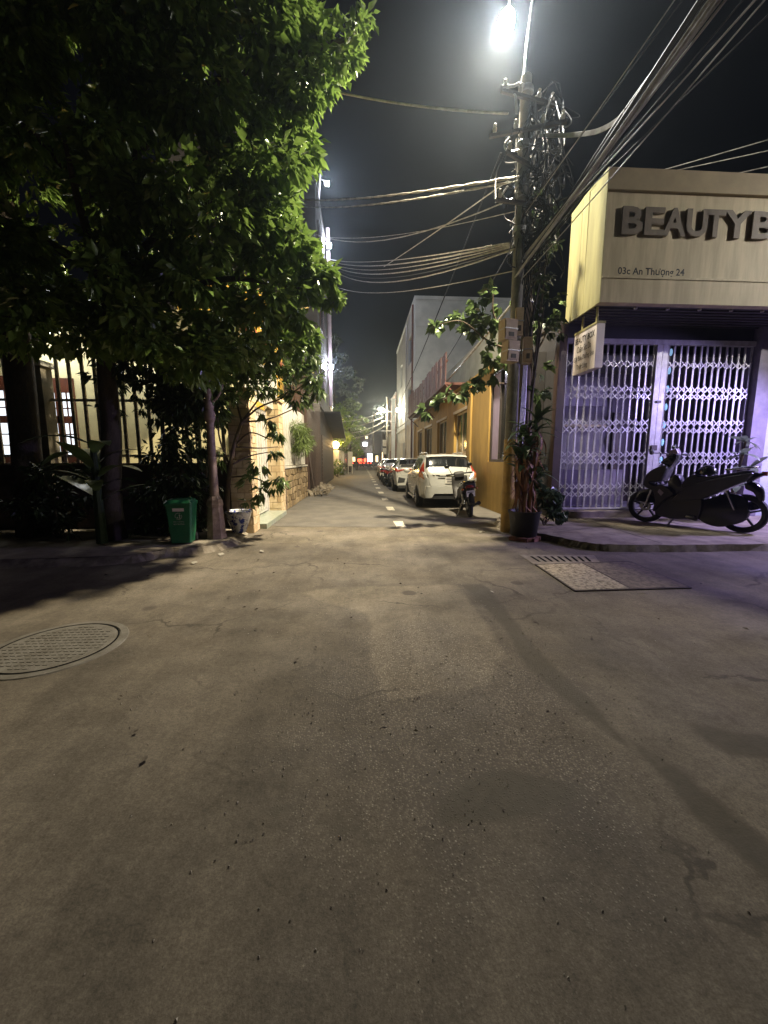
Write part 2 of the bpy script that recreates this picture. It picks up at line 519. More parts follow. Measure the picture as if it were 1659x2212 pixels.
F = np.stack([idx[:-1, :-1], idx[:-1, 1:], idx[1:, 1:], idx[1:, :-1]], -1).reshape(-1, 4)
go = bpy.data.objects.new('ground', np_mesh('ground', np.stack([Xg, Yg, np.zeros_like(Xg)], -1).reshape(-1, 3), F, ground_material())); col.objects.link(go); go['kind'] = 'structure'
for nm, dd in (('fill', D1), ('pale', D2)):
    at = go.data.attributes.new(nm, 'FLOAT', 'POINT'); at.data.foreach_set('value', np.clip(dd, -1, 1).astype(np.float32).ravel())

M_alley = mat('alley_asphalt', (.125, .112, .094), .85, c2=(.085, .077, .066), scale=2.2, bump=.35, bscale=110, spec=.25)
M_conc = mat('pavement_concrete', (.30, .26, .20), .85, c2=(.17, .14, .105), scale=3.5, bump=.4, bscale=45, spec=.3)
M_kerb = mat('kerb_concrete', (.26, .225, .17), .88, c2=(.12, .10, .075), scale=6, bump=.5, bscale=30, spec=.3)

def wobble(poly, amp, n=4, seed=1):
    r = random.Random(seed); out = []
    for i in range(len(poly)):
        a, b = Vector(poly[i]), Vector(poly[(i + 1) % len(poly)])
        for k in range(n):
            p = a.lerp(b, k / n)
            out.append((p.x + r.uniform(-amp, amp), p.y + r.uniform(-amp, amp), p.z))
    return out
def sheet(name, poly, m, z, kind='structure'):
    mb = MB(); mb.quad(*[(p[0], p[1], z) for p in poly]); return struct(name, mb, m, kind=kind)

# asphalt of the side street, its near edge ragged at the crossing
alley = [(-1.98, 7.9, 0), (-.9, 7.75, 0), (.2, 7.65, 0), (1.3, 7.8, 0), (2.5, 7.9, 0), (3.45, 8.4, 0), (3.45, 66, 0), (-1.98, 66, 0)]
sheet('side_street', wobble(alley[:6], .05, 5, 3)[:26] + alley[6:], M_alley, .004)
# dashed line
M_paint = mat('road_paint', (.62, .58, .47), .8, c2=(.3, .27, .21), scale=14, spec=.3)
for i in range(19):
    y = 7.55 + i * 2.62
    mb = MB(); x = .70 - .0 * i; q = []
    for (dx, dy) in ((0, 0), (.1, .01), (.2, 0), (.2, .4), (.2, .8), (.1, .79), (0, .8), (0, .4)):
        q.append((x + dx + R.uniform(-.012, .012), y + dy + R.uniform(-.02, .02), .008))
    mb.quad(*q); o = struct('road_marking_dash', mb, M_paint)

# pavements with sloped, broken concrete edges
def pavement(name, edge, back, h, run, seed):
    """edge: kerb foot from one end to the other; back: the far corners"""
    r = random.Random(seed)
    E = smooth_path(edge, 6)
    foot, lip = [], []
    for i, p in enumerate(E):
        t = (E[min(i + 1, len(E) - 1)] - E[max(i - 1, 0)]).normalized(); nrm = Vector((-t.y, t.x, 0))
        foot.append(p + nrm * r.uniform(-.025, .025)); lip.append(p + nrm * (run + r.uniform(-.02, .02)) + Vector((0, 0, h + r.uniform(-.012, .006))))
    mb = MB(); n = len(E)
    mb.v = [(p.x, p.y, -.01) for p in foot] + [tuple(p) for p in lip]
    mb.f = [(i, i + 1, n + i + 1, n + i) for i in range(n - 1)]
    struct('kerb', mb, M_kerb)
    top = MB(); top.quad(*[(p.x, p.y, h) for p in [l for l in lip]] + [(b[0], b[1], h) for b in back])
    return struct(name, top, M_conc)
V3 = lambda x, y: Vector((x, y, 0))
pavement('pavement_left', [V3(-14, 4.6), V3(-8, 4.75), V3(-4.6, 4.9), V3(-3.13, 5.04), V3(-2.75, 5.35), V3(-2.4, 5.5), V3(-2.05, 5.8), V3(-1.95, 6.2), V3(-2.0, 6.7), V3(-2.05, 7.13)], [(-2.4, 11), (-14, 11)], .09, .16, 4)
pavement('pavement_right', [V3(3.47, 8.6), V3(3.1, 8.3), V3(2.8, 7.9), V3(2.72, 7.2), V3(2.80, 6.7), V3(3.11, 6.12), V3(3.26, 5.74), V3(3.42, 5.5), V3(3.75, 5.33), V3(4.77, 5.26), V3(6.03, 5.24), V3(9, 5.2), V3(20, 5.1)], [(20, 11), (3.6, 11), (3.6, 8.65)], .1, .045, 5)
# cut joints of the right pavement are narrow recessed strips
M_joint = mat('joint_dark', (.05, .043, .035), .95)
for i, (a, b) in enumerate([((3.25, 6.7), (4.6, 7.55)), ((3.3, 6.35), (4.75, 7.0)), ((4.5, 5.4), (4.72, 8.0)), ((6.1, 5.35), (6.3, 8.0))]):
    mb = MB(); d = Vector((b[0] - a[0], b[1] - a[1], 0)).normalized() * .008; nrm = Vector((-d.y, d.x, 0))
    P = [V3(*a) + nrm, V3(*b) + nrm, V3(*b) - nrm, V3(*a) - nrm]
    mb.quad(*[(p.x, p.y, .104) for p in reversed(P)]); struct('pavement_joint', mb, M_joint)

# drain, covers, manhole
M_cover = mat('cover_concrete', (.34, .29, .21), .9, c2=(.10, .085, .06), scale=26, bump=.8, bscale=30, ramp=(.36, .56), spec=.2)
M_coverb = mat('cover_concrete_brown', (.17, .14, .11), .9, c2=(.085, .07, .055), scale=18, bump=.6, bscale=40, ramp=(.36, .6), spec=.2)
M_iron = mat('rusty_iron', (.075, .058, .045), .7, .5, c2=(.04, .03, .025), scale=20, bump=.3)
M_black = mat('pit_black', (.004, .004, .004), .95, spec=.1)
t = thing('drain_grate', 'concrete drain slab with a row of slots beside the kerb', 'drain', (2.7, 4.97, 0), .0)
q = [G(1122, 1199), G(1283, 1200), G(1298, 1218), G(1152, 1219)]
mb = MB(); mb.quad(*[(p.x, p.y, .006) for p in reversed(q)]); part('slab', mb, mat('drain_concrete', (.27, .235, .185), .9, c2=(.19, .165, .13), scale=9, bump=.4, bscale=60, spec=.2), t)
for k in range(9):
    a = .10 + k * .092
    p0 = q[0].lerp(q[1], a + .02).lerp(q[3].lerp(q[2], a + .02), .22); p1 = q[0].lerp(q[1], a + .035).lerp(q[3].lerp(q[2], a + .035), .8)
    w = Vector((.018, 0, 0)); mb = MB(); mb.quad(*[(p.x, p.y, .0095) for p in (p1 - w, p1 + w, p0 + w, p0 - w)]); part('slot', mb, M_black, t)
t = thing('inspection_cover', 'pair of square concrete inspection covers in an iron frame on the road', 'cover', (2.85, 4.2, 0))
A, B, C_, D = G(1157, 1221), G(1360, 1214), G(1492, 1271), G(1242, 1278)
E1, E2 = A.lerp(B, .48), D.lerp(C_, .48)
for nm, qd, mm in (('panel', (A, E1, E2, D), M_cover), ('panel', (E1, B, C_, E2), M_coverb)):
    mb = MB(); c = sum(qd, Vector()) / 4
    mb.prism([(c.x + (p.x - c.x) * .965, c.y + (p.y - c.y) * .965) for p in reversed(qd)], lambda a, b, d: (a, b, d), .002, .014)
    part(nm, mb, mm, t, label='pale chipped concrete panel' if mm is M_cover else 'brown worn concrete panel')
mb = MB()
for a, b in ((A, B), (B, C_), (C_, D), (D, A), (E1, E2)): mb.bar(a + Vector((0, 0, .006)), b + Vector((0, 0, .006)), .02, .014)
part('frame', mb, M_iron, t)

t = thing('manhole_cover', 'round iron manhole cover with a square stud pattern in the road', 'manhole cover', (-2.2, 2.78, 0))
M_mh = mat('worn_iron', (.15, .138, .115), .85, .0, c2=(.10, .088, .068), scale=7, bump=.3)
mb = MB(); mb.lathe([(.44, .0), (.435, .007), (.386, .009), (.386, .004)], (-2.22, 2.78, 0), 40); part('rim', mb, M_mh, t)
part('gap', MB().lathe([(.379, .0095), (.366, .0095)], (-2.22, 2.78, 0), 40, cap=False), M_black, t)
mb = MB(); mb.lathe([(.368, .003), (.368, .009), (.345, .011), (0, .011)], (-2.22, 2.78, 0), 40); part('lid', mb, M_mh, t)
mb = MB()
for i in range(-7, 8):
    for j in range(-7, 8):
        x, y = i * .045, j * .045
        if x * x + y * y < .32 ** 2: mb.box(-2.22 + x - .015, -2.22 + x + .015, 2.78 + y - .015, 2.78 + y + .015, .0115, .0145)
part('stud', mb, M_mh, t, kind='stuff')

# fallen leaves and scraps
rng = np.random.default_rng(5)
n = 120
P = np.stack([rng.normal(-.3, 2.1, n), rng.uniform(1.5, 7.5, n), np.full(n, .014)], 1)
D = np.stack([rng.normal(size=n), rng.normal(size=n), rng.normal(size=n) * .08], 1)
V, F = leaf_geo(P, D, rng.uniform(.02, .05, n), rng.uniform(.4, .7, n), rng, .0)
V[:, 2] = np.clip(V[:, 2], .012, .03)
o = bpy.data.objects.new('fallen_leaves', np_mesh('fallen_leaves', V, F, mat('dry_leaf', (.085, .065, .04), .8, c2=(.04, .03, .02), scale=9))); col.objects.link(o); o['kind'] = 'stuff'
n = 1500
Pg = np.stack([rng.normal(.35, .85, n), rng.gamma(3.2, .75, n) + .5, np.full(n, .0)], 1)
mb = MB()
for p in Pg:
    s = rng.uniform(.0025, .0065); a = rng.uniform(0, 6.28); k = len(mb.v)
    for (dx, dy, dz) in ((1, 0, .2), (-.3, .9, .3), (-.8, -.6, .2), (.1, .05, 1.1)):
        mb.v.append((p[0] + s * (dx * math.cos(a) - dy * math.sin(a)), p[1] + s * (dx * math.sin(a) + dy * math.cos(a)), .002 + s * dz))
    mb.f += [(k, k + 1, k + 3), (k + 1, k + 2, k + 3), (k + 2, k, k + 3)]
struct('gravel', mb, mat('pale_grit', (.42, .38, .31), .8, c2=(.16, .14, .11), scale=60), kind='stuff')
M_scrap = mat('paper_scrap', (.36, .33, .26), .8)
mb = MB()
for px, py in [(566, 1193), (478, 1200), (366, 1225), (1038, 1151), (1045, 1150), (1063, 1281), (1275, 1189), (1393, 1281), (420, 1218)]:
    p = G(px, py); a = R.uniform(0, 3); s = R.uniform(.02, .045)
    c, d = Vector((math.cos(a), math.sin(a), 0)) * s, Vector((-math.sin(a), math.cos(a), .3)) * s * .7
    p = p + Vector((0, 0, .012 + s * .2)); mb.quad(p - c - d, p + c - d * .6, p + c + d, p - c * .7 + d)
struct('paper_litter', mb, M_scrap, kind='stuff')

# ================================================================== left: house behind its fence
M_cream = mat('cream_plaster', (.80, .72, .42), .85, c2=(.70, .62, .35), scale=2, bump=.15, bscale=40)
M_wood = mat('red_wood', (.16, .05, .025), .5, c2=(.09, .028, .015), scale=12, stretch=(1, 1, .15))
M_dwall = mat('dark_plinth', (.075, .05, .035), .85, c2=(.045, .03, .022), scale=5, bump=.4)
M_picket = mat('grey_pickets', (.55, .50, .44), .5, .3, c2=(.24, .21, .19), scale=9)
M_whitem = mat('white_painted_metal', (.62, .60, .55), .5, c2=(.45, .43, .38), scale=6, spec=.4)
M_glasslit = mat('lit_window_glass', (.9, .93, 1), .2, emit=1.6, ecol=(.85, .93, 1.0))
M_steel = mat('galvanised_steel', (.42, .42, .42), .45, .8, c2=(.3, .3, .3), scale=14)

house = thing('left_house', 'cream house with lit windows and red wooden doors behind the picket fence', 'house', (-7, 11, 0))
HY = 10.4
doors = [(-7.95, -7.15, .1, 3.36), (-9.75, -8.5, .1, 3.4), (-11.6, -10.8, 1.0, 3.3)]
mb = MB(); wall_holes(mb, wall_y, -14, -2.75, 0, 4.3, HY, HY + .2, doors[:2] + [doors[2]]); part('wall', mb, M_cream, house)
mb = MB(); mb.box(-2.95, -2.75, HY + .2, 14.4, 0, 4.3); part('side_wall', mb, mat('yellow_ochre_plaster', (.62, .38, .06), .85, c2=(.5, .3, .045), scale=2), house)
mb = MB(); mb.box(-14, -2.75, 8.9, HY + .6, 4.3, 4.5); part('porch_slab', mb, M_cream, house)
mb = MB(); mb.box(-5.2, -2.76, 12, 14.4, 4.5, 6.4); part('upper_storey', mb, MATS['yellow_ochre_plaster'], house)
mb = MB(); mb.quad((-2.55, 8.6, 4.42), (-2.55, 14.6, 4.42), (-3.1, 14.6, 4.95), (-3.1, 8.6, 4.95)); mb.quad((-2.55, 8.6, 4.38), (-3.1, 8.6, 4.38), (-3.1, 14.6, 4.38), (-2.55, 14.6, 4.38)); mb.box(-2.57, -2.53, 8.6, 14.6, 4.35, 4.47)
part('eave', mb, mat('rust_tile', (.30, .085, .03), .7, c2=(.2, .055, .02), scale=8), house)
for (x0, x1, z0, z1) in doors:
    d = MB(); y0, y1 = HY - .03, HY + .1
    d.box(x0, x0 + .1, y0, y1, z0, z1); d.box(x1 - .1, x1, y0, y1, z0, z1); d.box(x0 + .1, x1 - .1, y0, y1, z1 - .35, z1); d.box(x0 + .1, x1 - .1, y0, y1, z0, z0 + .3)
    for z in (1.35, 2.35): d.box(x0 + .1, x1 - .1, y0, y1, z - .09, z + .09)
    d.box((x0 + x1) / 2 - .07, (x0 + x1) / 2 + .07, y0, y1, z0 + .3, z1 - .35)
    fr = part('door', d, M_wood, house)
    for (a, b) in ((x0 + .1, (x0 + x1) / 2 - .07), ((x0 + x1) / 2 + .07, x1 - .1)):
        for (c, e) in ((z0 + .3, 1.26), (1.44, 2.26), (2.44, z1 - .35)):
            if e - c < .2: continue
            p = MB(); p.box(a, b, HY + .02, HY + .03, c, e); part('pane', p, M_glasslit, fr)
            g = MB(); k = 3
            for i in range(1, k): g.box(a, b, HY - .01, HY + .018, c + (e - c) * i / k - .015, c + (e - c) * i / k + .015)
            g.box((a + b) / 2 - .012, (a + b) / 2 + .012, HY - .012, HY + .019, c, e)
            part('glazing_bar', g, M_wood, fr)
for i, (x, lab) in enumerate(((-7.4, 'white tube lamp on the porch ceiling above the wooden door'), (-5.2, 'white tube lamp on the porch ceiling near the trunk of the big tree'))):
    y = 9.7
    tl = thing('tube_lamp', lab, 'lamp', (x, y, 4.2))
    b = MB(); b.tube([(x - .5, y, 4.23), (x + .5, y, 4.23)], .022, 8); part('tube', b, mat('tube_glow', (1, 1, 1), .3, emit=14, ecol=(.86, .94, 1)), tl)
    b = MB(); b.box(x - .54, x + .54, y - .035, y + .035, 4.252, 4.3); part('fitting', b, M_whitem, tl)
    light('porch_light', (x, y, 4.12), 62, (.93, .96, 1.0), .15)

# front fence: plinth, pillars, pickets
FY = 7.3
fence = thing('picket_fence', 'tall metal picket fence on a dark plinth in front of the cream house', 'fence', (-5, FY, 0))
mb = MB(); mb.box(-12, -2.36, FY, FY + .18, 0, 1.25); part('plinth', mb, M_dwall, fence)
mb = MB(); mb.box(-12, -2.36, FY - .03, FY + .21, 1.25, 1.29); part('coping', mb, M_conc, fence)
for z in (1.42, 2.40, 3.42):
    mb = MB(); mb.box(-12, -2.37, FY + .06, FY + .085, z - .022, z + .022); part('rail', mb, M_picket, fence)
pm = mesh('picket', MB().box(-.027, .027, -.014, .014, 0, 2.3), M_picket)
x = -2.52
while x > -9.5:
    if not -5.85 < x < -5.45: piece('picket', pm, fence, (x, FY + .05, 1.29), (0, R.uniform(-.006, .006), 0))
    x -= .216
t = thing('fence_pillar', 'square rendered fence pillar with a pale cap beside the dark tree trunk', 'pillar', (-5.6, FY, 0))
mb = MB(); mb.box(-5.84, -5.48, FY - .1, FY + .15, 0, 2.95); part('shaft', mb, mat('grey_render', (.26, .225, .17), .9, c2=(.16, .14, .1), scale=4, bump=.4), t)
mb = MB(); mb.box(-5.9, -5.42, FY - .16, FY + .21, 2.95, 3.03); part('cap', mb, M_whitem, t)

# side entrance: brick pillars, white gate, step, tall white railing
M_brick = mat('cream_brick_tile', (.66, .53, .33), .7, c2=(.50, .38, .20), scale=7, bump=.3, bscale=30)
M_brick2 = mat('cream_brick_tile_dark', (.58, .44, .25), .7, c2=(.44, .31, .16), scale=7, bump=.3, bscale=30)
M_mortar = mat('mortar', (.40, .30, .18), .9, c2=(.30, .22, .13), scale=8)
bm1, bm2 = cube_mesh('brick', M_brick), cube_mesh('brick_worn', M_brick2)
def brick_pillar(lab, x0, x1, y0, y1, h, bh):
    t = thing('brick_pillar', lab, 'pillar', ((x0 + x1) / 2, (y0 + y1) / 2, 0))
    mb = MB(); mb.box(x0 + .012, x1 - .012, y0 + .012, y1 - .012, 0, h); part('core', mb, M_mortar, t)
    k = 0; z = .0
    while z + bh <= h + .001:
        off = (k % 2) * .5
        for side, (a0, a1) in (('f', (x0, x1)), ('s', (y0, y1))):
            L = .24; a = a0 - off * L * (1 if side == 'f' else .8)
            while a < a1 - .01:
                b0, b1 = max(a, a0), min(a + L, a1)
                if b1 - b0 > .03:
                    pr = R.uniform(.0, .006); c = (b0 + b1) / 2; w = b1 - b0 - .012
                    if side == 'f': piece('brick', R.choice((bm1, bm1, bm2)), t, (c, y0 + .008 - pr, z + bh / 2), (0, 0, 0), (w, .016, bh - .013))
                    else: piece('brick', R.choice((bm1, bm1, bm2)), t, (x1 - .008 + pr, c, z + bh / 2), (0, 0, 0), (.016, w, bh - .013))
                a += L
        z += bh; k += 1
    mb = MB(); mb.box(x0 - .03, x1 + .03, y0 - .03, y1 + .03, h, h + .06); part('cap', mb, M_brick2, t)
    return t
brick_pillar('cream brick pillar at the street corner, nearest the green bin', -2.37, -1.985, 7.13, 7.56, 2.55, .15)
brick_pillar('cream brick pillar between the white gate and the stone wall', -2.32, -1.985, 9.65, 10.2, 2.75, .15)
t = thing('side_gate', 'white metal side gate set back between two brick pillars', 'gate', (-2.25, 8.6, 0))
mb = MB(); mb.box(-2.33, -2.28, 7.56, 7.66, .1, 2.5); mb.box(-2.33, -2.28, 9.55, 9.65, .1, 2.5); mb.box(-2.33, -2.28, 7.66, 9.55, 2.4, 2.5); mb.box(-2.33, -2.28, 8.57, 8.63, .1, 2.4); part('frame', mb, M_whitem, t)
for (a, b) in ((7.67, 8.56), (8.64, 9.54)):
    mb = MB(); mb.box(-2.315, -2.295, a, b, .13, 2.39)
    pn = part('panel', mb, M_whitem, t)
    for k in range(4):
        c0 = a + .06 + k * (b - a - .06) / 4; mb = MB(); mb.box(-2.294, -2.284, c0, c0 + (b - a) / 4 - .06, .2, 2.3); part('raised_field', mb, M_whitem, pn)
mb = MB(); mb.box(-2.28, -2.24, 8.5, 8.53, 1.0, 1.3); part('handle', mb, M_steel, t)
t = solo('door_step', MB().box(-2.34, -1.86, 7.58, 9.63, 0, .1), mat('green_marble', (.36, .37, .31), .3, c2=(.2, .24, .19), scale=12), 'pale marble step under the white side gate', 'step')
rl = thing('white_railing', 'tall white picket railing above the side gate and brick pillars', 'railing', (-2.1, 8.8, 2.6))
sm = mesh('picket', MB().box(-.012, .012, -.035, .035, 0, .86), M_whitem)
tip = MB(); tip.v = [(-.012, -.035, .86), (-.012, .035, .86), (.012, .035, .86), (.012, -.035, .86), (0, 0, .94)]; tip.f = [(0, 1, 4), (1, 2, 4), (2, 3, 4), (3, 0, 4)]
y = 7.2
while y < 10.2:
    piece('picket', sm, rl, (-2.12, y, 2.55)); y += .135
for z in (2.68, 3.3): part('rail', MB().box(-2.16, -2.134, 7.15, 10.2, z - .02, z + .02), M_whitem, rl)

# stone wall with white slat screen
sw = thing('stone_wall', 'low wall faced with rough brown stone beyond the brick pillar', 'wall', (-2.1, 12.4, 0))
part('core', MB().box(-2.3, -2.02, 10.2, 14.5, 0, 1.12), mat('stone_core', (.07, .05, .03), .95), sw)
M_st = [mat('brown_stone_a', (.27, .19, .10), .85, c2=(.17, .12, .06), scale=12, bump=.6, bscale=25), mat('brown_stone_b', (.20, .14, .075), .85, c2=(.13, .09, .05), scale=12, bump=.6, bscale=25), mat('brown_stone_c', (.32, .24, .14), .85, c2=(.22, .16, .09), scale=12, bump=.6, bscale=25)]
ny, nz = 17, 6
pt = {(i, j): (10.22 + (i + (.5 if j % 2 else 0) + R.uniform(-.2, .2)) * 4.26 / ny, (j + (R.uniform(-.2, .2) if 0 < j < nz else 0)) * 1.1 / nz) for i in range(-1, ny + 2) for j in range(nz + 1)}
for i in range(-1, ny + 1):
    for j in range(nz):
        qd = [pt[(i, j)], pt[(i + 1, j)], pt[(i + 1, j + 1)], pt[(i, j + 1)]]
        c = (sum(p[0] for p in qd) / 4, sum(p[1] for p in qd) / 4)
        qd = [(min(14.48, max(10.21, c[0] + (p[0] - c[0]) * .9)), c[1] + (p[1] - c[1]) * .88) for p in qd]
        if max(p[0] for p in qd) - min(p[0] for p in qd) < .06: continue
        mb = MB(); pr = R.uniform(.015, .04)
        mb.prism(qd, lambda a, b, d: (-2.02 + d, a, b), 0, pr, .1); part('stone', mb, R.choice(M_st), sw)
part('coping', MB().box(-2.33, -1.97, 10.2, 14.5, 1.12, 1.17), M_whitem, sw)
sl = thing('slat_screen', 'white vertical slat screen standing on the brown stone wall', 'screen', (-2.1, 12.4, 1.17))
sm2 = mesh('slat', MB().box(-.012, .012, -.052, .052, 0, 1.75), M_whitem)
y = 10.28
while y < 14.45:
    piece('slat', sm2, sl, (-2.08 + R.uniform(-.004, .004), y, 1.19)); y += .122
for z in (1.3, 2.1, 2.85): part('rail', MB().box(-2.13, -2.094, 10.22, 14.48, z - .02, z + .02), M_whitem, sl)

# brown shed and tall dark townhouse
M_dbrown = mat('dark_brown_metal', (.075, .042, .03), .6, .2, c2=(.045, .026, .02), scale=6, stretch=(1, 1, .2))
shed = thing('brown_shed', 'dark brown corrugated metal hoarding past the stone wall', 'shed', (-3, 17, 0))
part('wall', MB().box(-3.6, -2.0, 14.56, 19.4, 0, 4.3), M_dbrown, shed)
rib = mesh('rib', MB().box(0, .03, -.04, .04, 0, 4.2), M_dbrown)
for i in range(22): piece('rib', rib, shed, (-2.0, 14.7 + i * .22, 0.02))
rib2 = mesh('end_rib', MB().box(-.04, .04, -.03, 0, 0, 4.2), M_dbrown)
for i in range(7): piece('rib', rib2, shed, (-3.5 + i * .23, 14.56, 0.02))
part('roof', MB().box(-3.7, -1.8, 14.5, 19.4, 4.3, 4.38), M_dbrown, shed)
solo('leaning_board', MB().bar((-1.85, 15.4, .02), (-1.985, 14.75, 1.75), .28, .03, (1, 0, 0)), M_dbrown, 'dark board leaning against the brown hoarding', 'board')

M_dark = mat('dark_facade', (.045, .038, .04), .8, c2=(.03, .026, .028), scale=3)
M_led = mat('pale_column', (.62, .50, .55), .6, c2=(.5, .4, .46), scale=4)
th = thing('tall_townhouse', 'tall dark townhouse with a pale lit corner pipe on the left', 'townhouse', (-5, 24, 0))
part('body', MB().box(-9, -2.0, 19.5, 28.4, 0, 14.2), M_dark, th)
part('top_storey', MB().box(-8.5, -2.6, 19.5, 24, 14.2, 16.6), mat('grey_plaster', (.34, .30, .26), .85, c2=(.26, .23, .2), scale=3), th)
part('roof_slab', MB().box(-8.7, -2.3, 19.3, 24.3, 16.6, 16.75), M_dark, th)
part('canopy', MB().bar((-1.55, 21.5, 3.9), (-1.55, 28.2, 2.9), .9, .08), M_dark, th)
for z in (3.9, 7.2, 10.4, 13.8): part('storey_band', MB().box(-1.999, -1.93, 19.5, 28.4, z, z + .14), M_dark, th)
for z in (4.6, 7.9, 11.1):
    for y in (20.4, 25.6):
        w = part('window', MB().box(-1.999, -1.95, y, y + 1.8, z, z + 1.7), M_dbrown, th)
        part('pane', MB().box(-1.95, -1.945, y + .1, y + 1.7, z + .1, z + 1.6), mat('dark_pane', (.02, .022, .026), .12, spec=.6), w)
part('corner_pipe', MB().tube([(-1.82, 24.4, 4.6), (-1.82, 24.4, 14.6)], .12, 14), M_led, th, smooth=True)
for z in (5.2, 8.6, 11.6, 14.0): part('pipe_clamp', MB().box(-2.0, -1.67, 24.33, 24.47, z, z + .08), M_steel, th)
w = part('lit_window', MB().box(-2.0, -1.96, 26.9, 28.2, 4.9, 6.7), M_steel, th)
part('pane', MB().box(-1.96, -1.95, 27.0, 28.1, 5.0, 6.6), mat('pale_blue_lit', (.5, .8, .95), .3, emit=.35, ecol=(.4, .75, .95)), w)
part('shutter', MB().box(-2.0, -1.97, 20, 27.8, .05, 2.6), M_dbrown, th)
for i in range(12): part('shutter_slat', MB().box(-1.97, -1.955, 20, 27.8, .1 + i * .2, .25 + i * .2), M_dbrown, th)
M_glow = mat('white_led', (1, 1, 1), .3, emit=700, ecol=(.8, .9, 1))
for z, lab in ((16.3, 'small white floodlight at the top of the townhouse, uppermost of three'), (13.5, 'small white floodlight halfway up the pale townhouse pipe, middle of three'), (6.85, 'small white floodlight low on the pale townhouse pipe, lowest of three')):
    y = 24.1 if z < 15 else 23.4
    t = thing('floodlight', lab, 'floodlight', (-1.75, y, z))
    part('bracket', MB().bar((-2.05, y, z + .2), (-1.78, y, z + .08), .05, .05), M_steel, t)
    part('housing', MB().box(-1.86, -1.62, y - .02, y + .1, z - .12, z + .12), M_steel, t)
    part('lens', MB().box(-1.85, -1.63, y - .05, y - .022, z - .11, z + .11), M_glow, t)
    light('flood_light', (-1.64, y - .22, z - .05), 260, (.86, .86, 1.0), .06)
part('roof_mast', MB().tube([(-2.3, 23.4, 14.2), (-2.1, 23.4, 16.9)], .05, 8), M_steel, th)

# further left side: lantern wall, garden trees, sign stand, far houses
gw = thing('garden_wall', 'pale garden wall with gate pillars beyond the townhouse', 'wall', (-2.2, 33, 0))
part('wall', MB().box(-2.4, -2.1, 32, 46, 0, 1.9), mat('pale_wall', (.55, .5, .4), .85, c2=(.42, .38, .3), scale=3), gw)
part('pillar', MB().box(-2.3, -1.75, 30.9, 31.5, 0, 2.1), M_whitem, gw)
part('pillar', MB().box(-2.3, -1.8, 35.5, 36.0, 0, 2.2), M_whitem, gw)
ln = thing('gate_lantern', 'warm glowing lantern on the pillar past the dark townhouse', 'lantern', (-2.0, 31.2, 2.1))
part('globe', MB().ball((-2.0, 31.2, 2.52), (.27, .27, .3), 14, 10), mat('lantern_glow', (1, .7, .3), .4, emit=40, ecol=(1, .62, .2)), ln, smooth=True)
part('base', MB().lathe([(.14, 0), (.14, .06), (.07, .1), (.1, .22)], (-2.0, 31.2, 2.1), 12), M_iron, ln)
part('cap', MB().lathe([(.2, 0), (.05, .14), (0, .2)], (-2.0, 31.2, 2.8), 12), M_iron, ln)
light('lantern_light', (-1.75, 30.75, 2.55), 420, (1, .6, .2), .2)
ss = thing('sign_stand', 'white board on two legs at the roadside far down the street', 'sign', (-1.0, 37, 0))
part('board', MB().box(-1.25, -.8, 36.98, 37.02, .75, 2.1), M_whitem, ss)
part('leg', MB().box(-1.24, -1.19, 36.97, 37.03, 0, .75), M_whitem, ss)
part('leg', MB().box(-.86, -.81, 36.97, 37.03, 0, .75), M_whitem, ss)
# ================================================================== left: things on the pavement
M_bin = mat('green_plastic', (.016, .15, .058), .42, c2=(.012, .11, .044), scale=5, bump=.1)
bx, by = -2.72, 5.95
bn = thing('wheelie_bin', 'green plastic wheelie bin on the left pavement by the lamp post', 'bin', (bx, by, .09), .16)
T = lambda x, y, z: (x, y, z)
def frust(w0, d0, w1, d1, z0, z1, mb=None, dy=0):
    mb = mb or MB(); n = len(mb.v); b = .13
    for w, d, z, o in ((w0, d0, z0, 0), (w1, d1, z1, dy)):
        for x, y in ((-1 + b, -1), (1 - b, -1), (1, -1 + b), (1, 1 - b), (1 - b, 1), (-1 + b, 1), (-1, 1 - b), (-1, -1 + b)): mb.v.append((x * w / 2, y * d / 2 + o, z))
    mb.f.append(tuple(n + i for i in reversed(range(8)))); mb.f.append(tuple(n + 8 + i for i in range(8)))
    for i in range(8): mb.f.append((n + i, n + (i + 1) % 8, n + 8 + (i + 1) % 8, n + 8 + i))
    return mb
part('body', frust(.36, .36, .47, .44, .03, .72), M_bin, bn, W=False)
part('rim', frust(.49, .47, .50, .48, .70, .745), M_bin, bn, W=False)
part('lid', frust(.50, .48, .40, .36, .746, .80), M_bin, bn, W=False)
mb = MB(); mb.tube([(-.17, .25, .76), (-.12, .30, .78), (.12, .30, .78), (.17, .25, .76)], .018, 8); part('handle', mb, M_bin, bn, W=False)
for s in (-1, 1): part('wheel', MB().lathe([(.03, -.025), (.08, -.022), (.085, 0), (.08, .022), (.03, .025)], (s * .19, .19, .085), 16, 'x'), mat('black_rubber', (.012, .012, .012), .8), bn, W=False)
def onbin(x, z): # front face plane of the body
    k = (z - .03) / .69; return (x, -(.18 + .04 * k) - .003, z)
part('sticker', MB().quad(onbin(-.10, .60), onbin(.10, .60), onbin(.10, .655), onbin(-.10, .655)), mat('white_sticker', (.72, .62, .58), .6), bn, W=False)
M_print = mat('bin_print', (.42, .46, .38), .7)
ring = MB(); n = 28
for r_ in (.062, .053):
    for i in range(n):
        a = 2 * math.pi * i / n; ring.v.append(onbin(-.005 + r_ * math.cos(a), .515 + r_ * math.sin(a)))
ring.f = [(i, i + n, (i + 1) % n + n, (i + 1) % n) for i in range(n) if not 2 <= i % 14 <= 3]
fig = [(-.005, .475), (.03, .475), (.022, .50), (.03, .53), (.01, .555), (.002, .53), (.012, .505)]
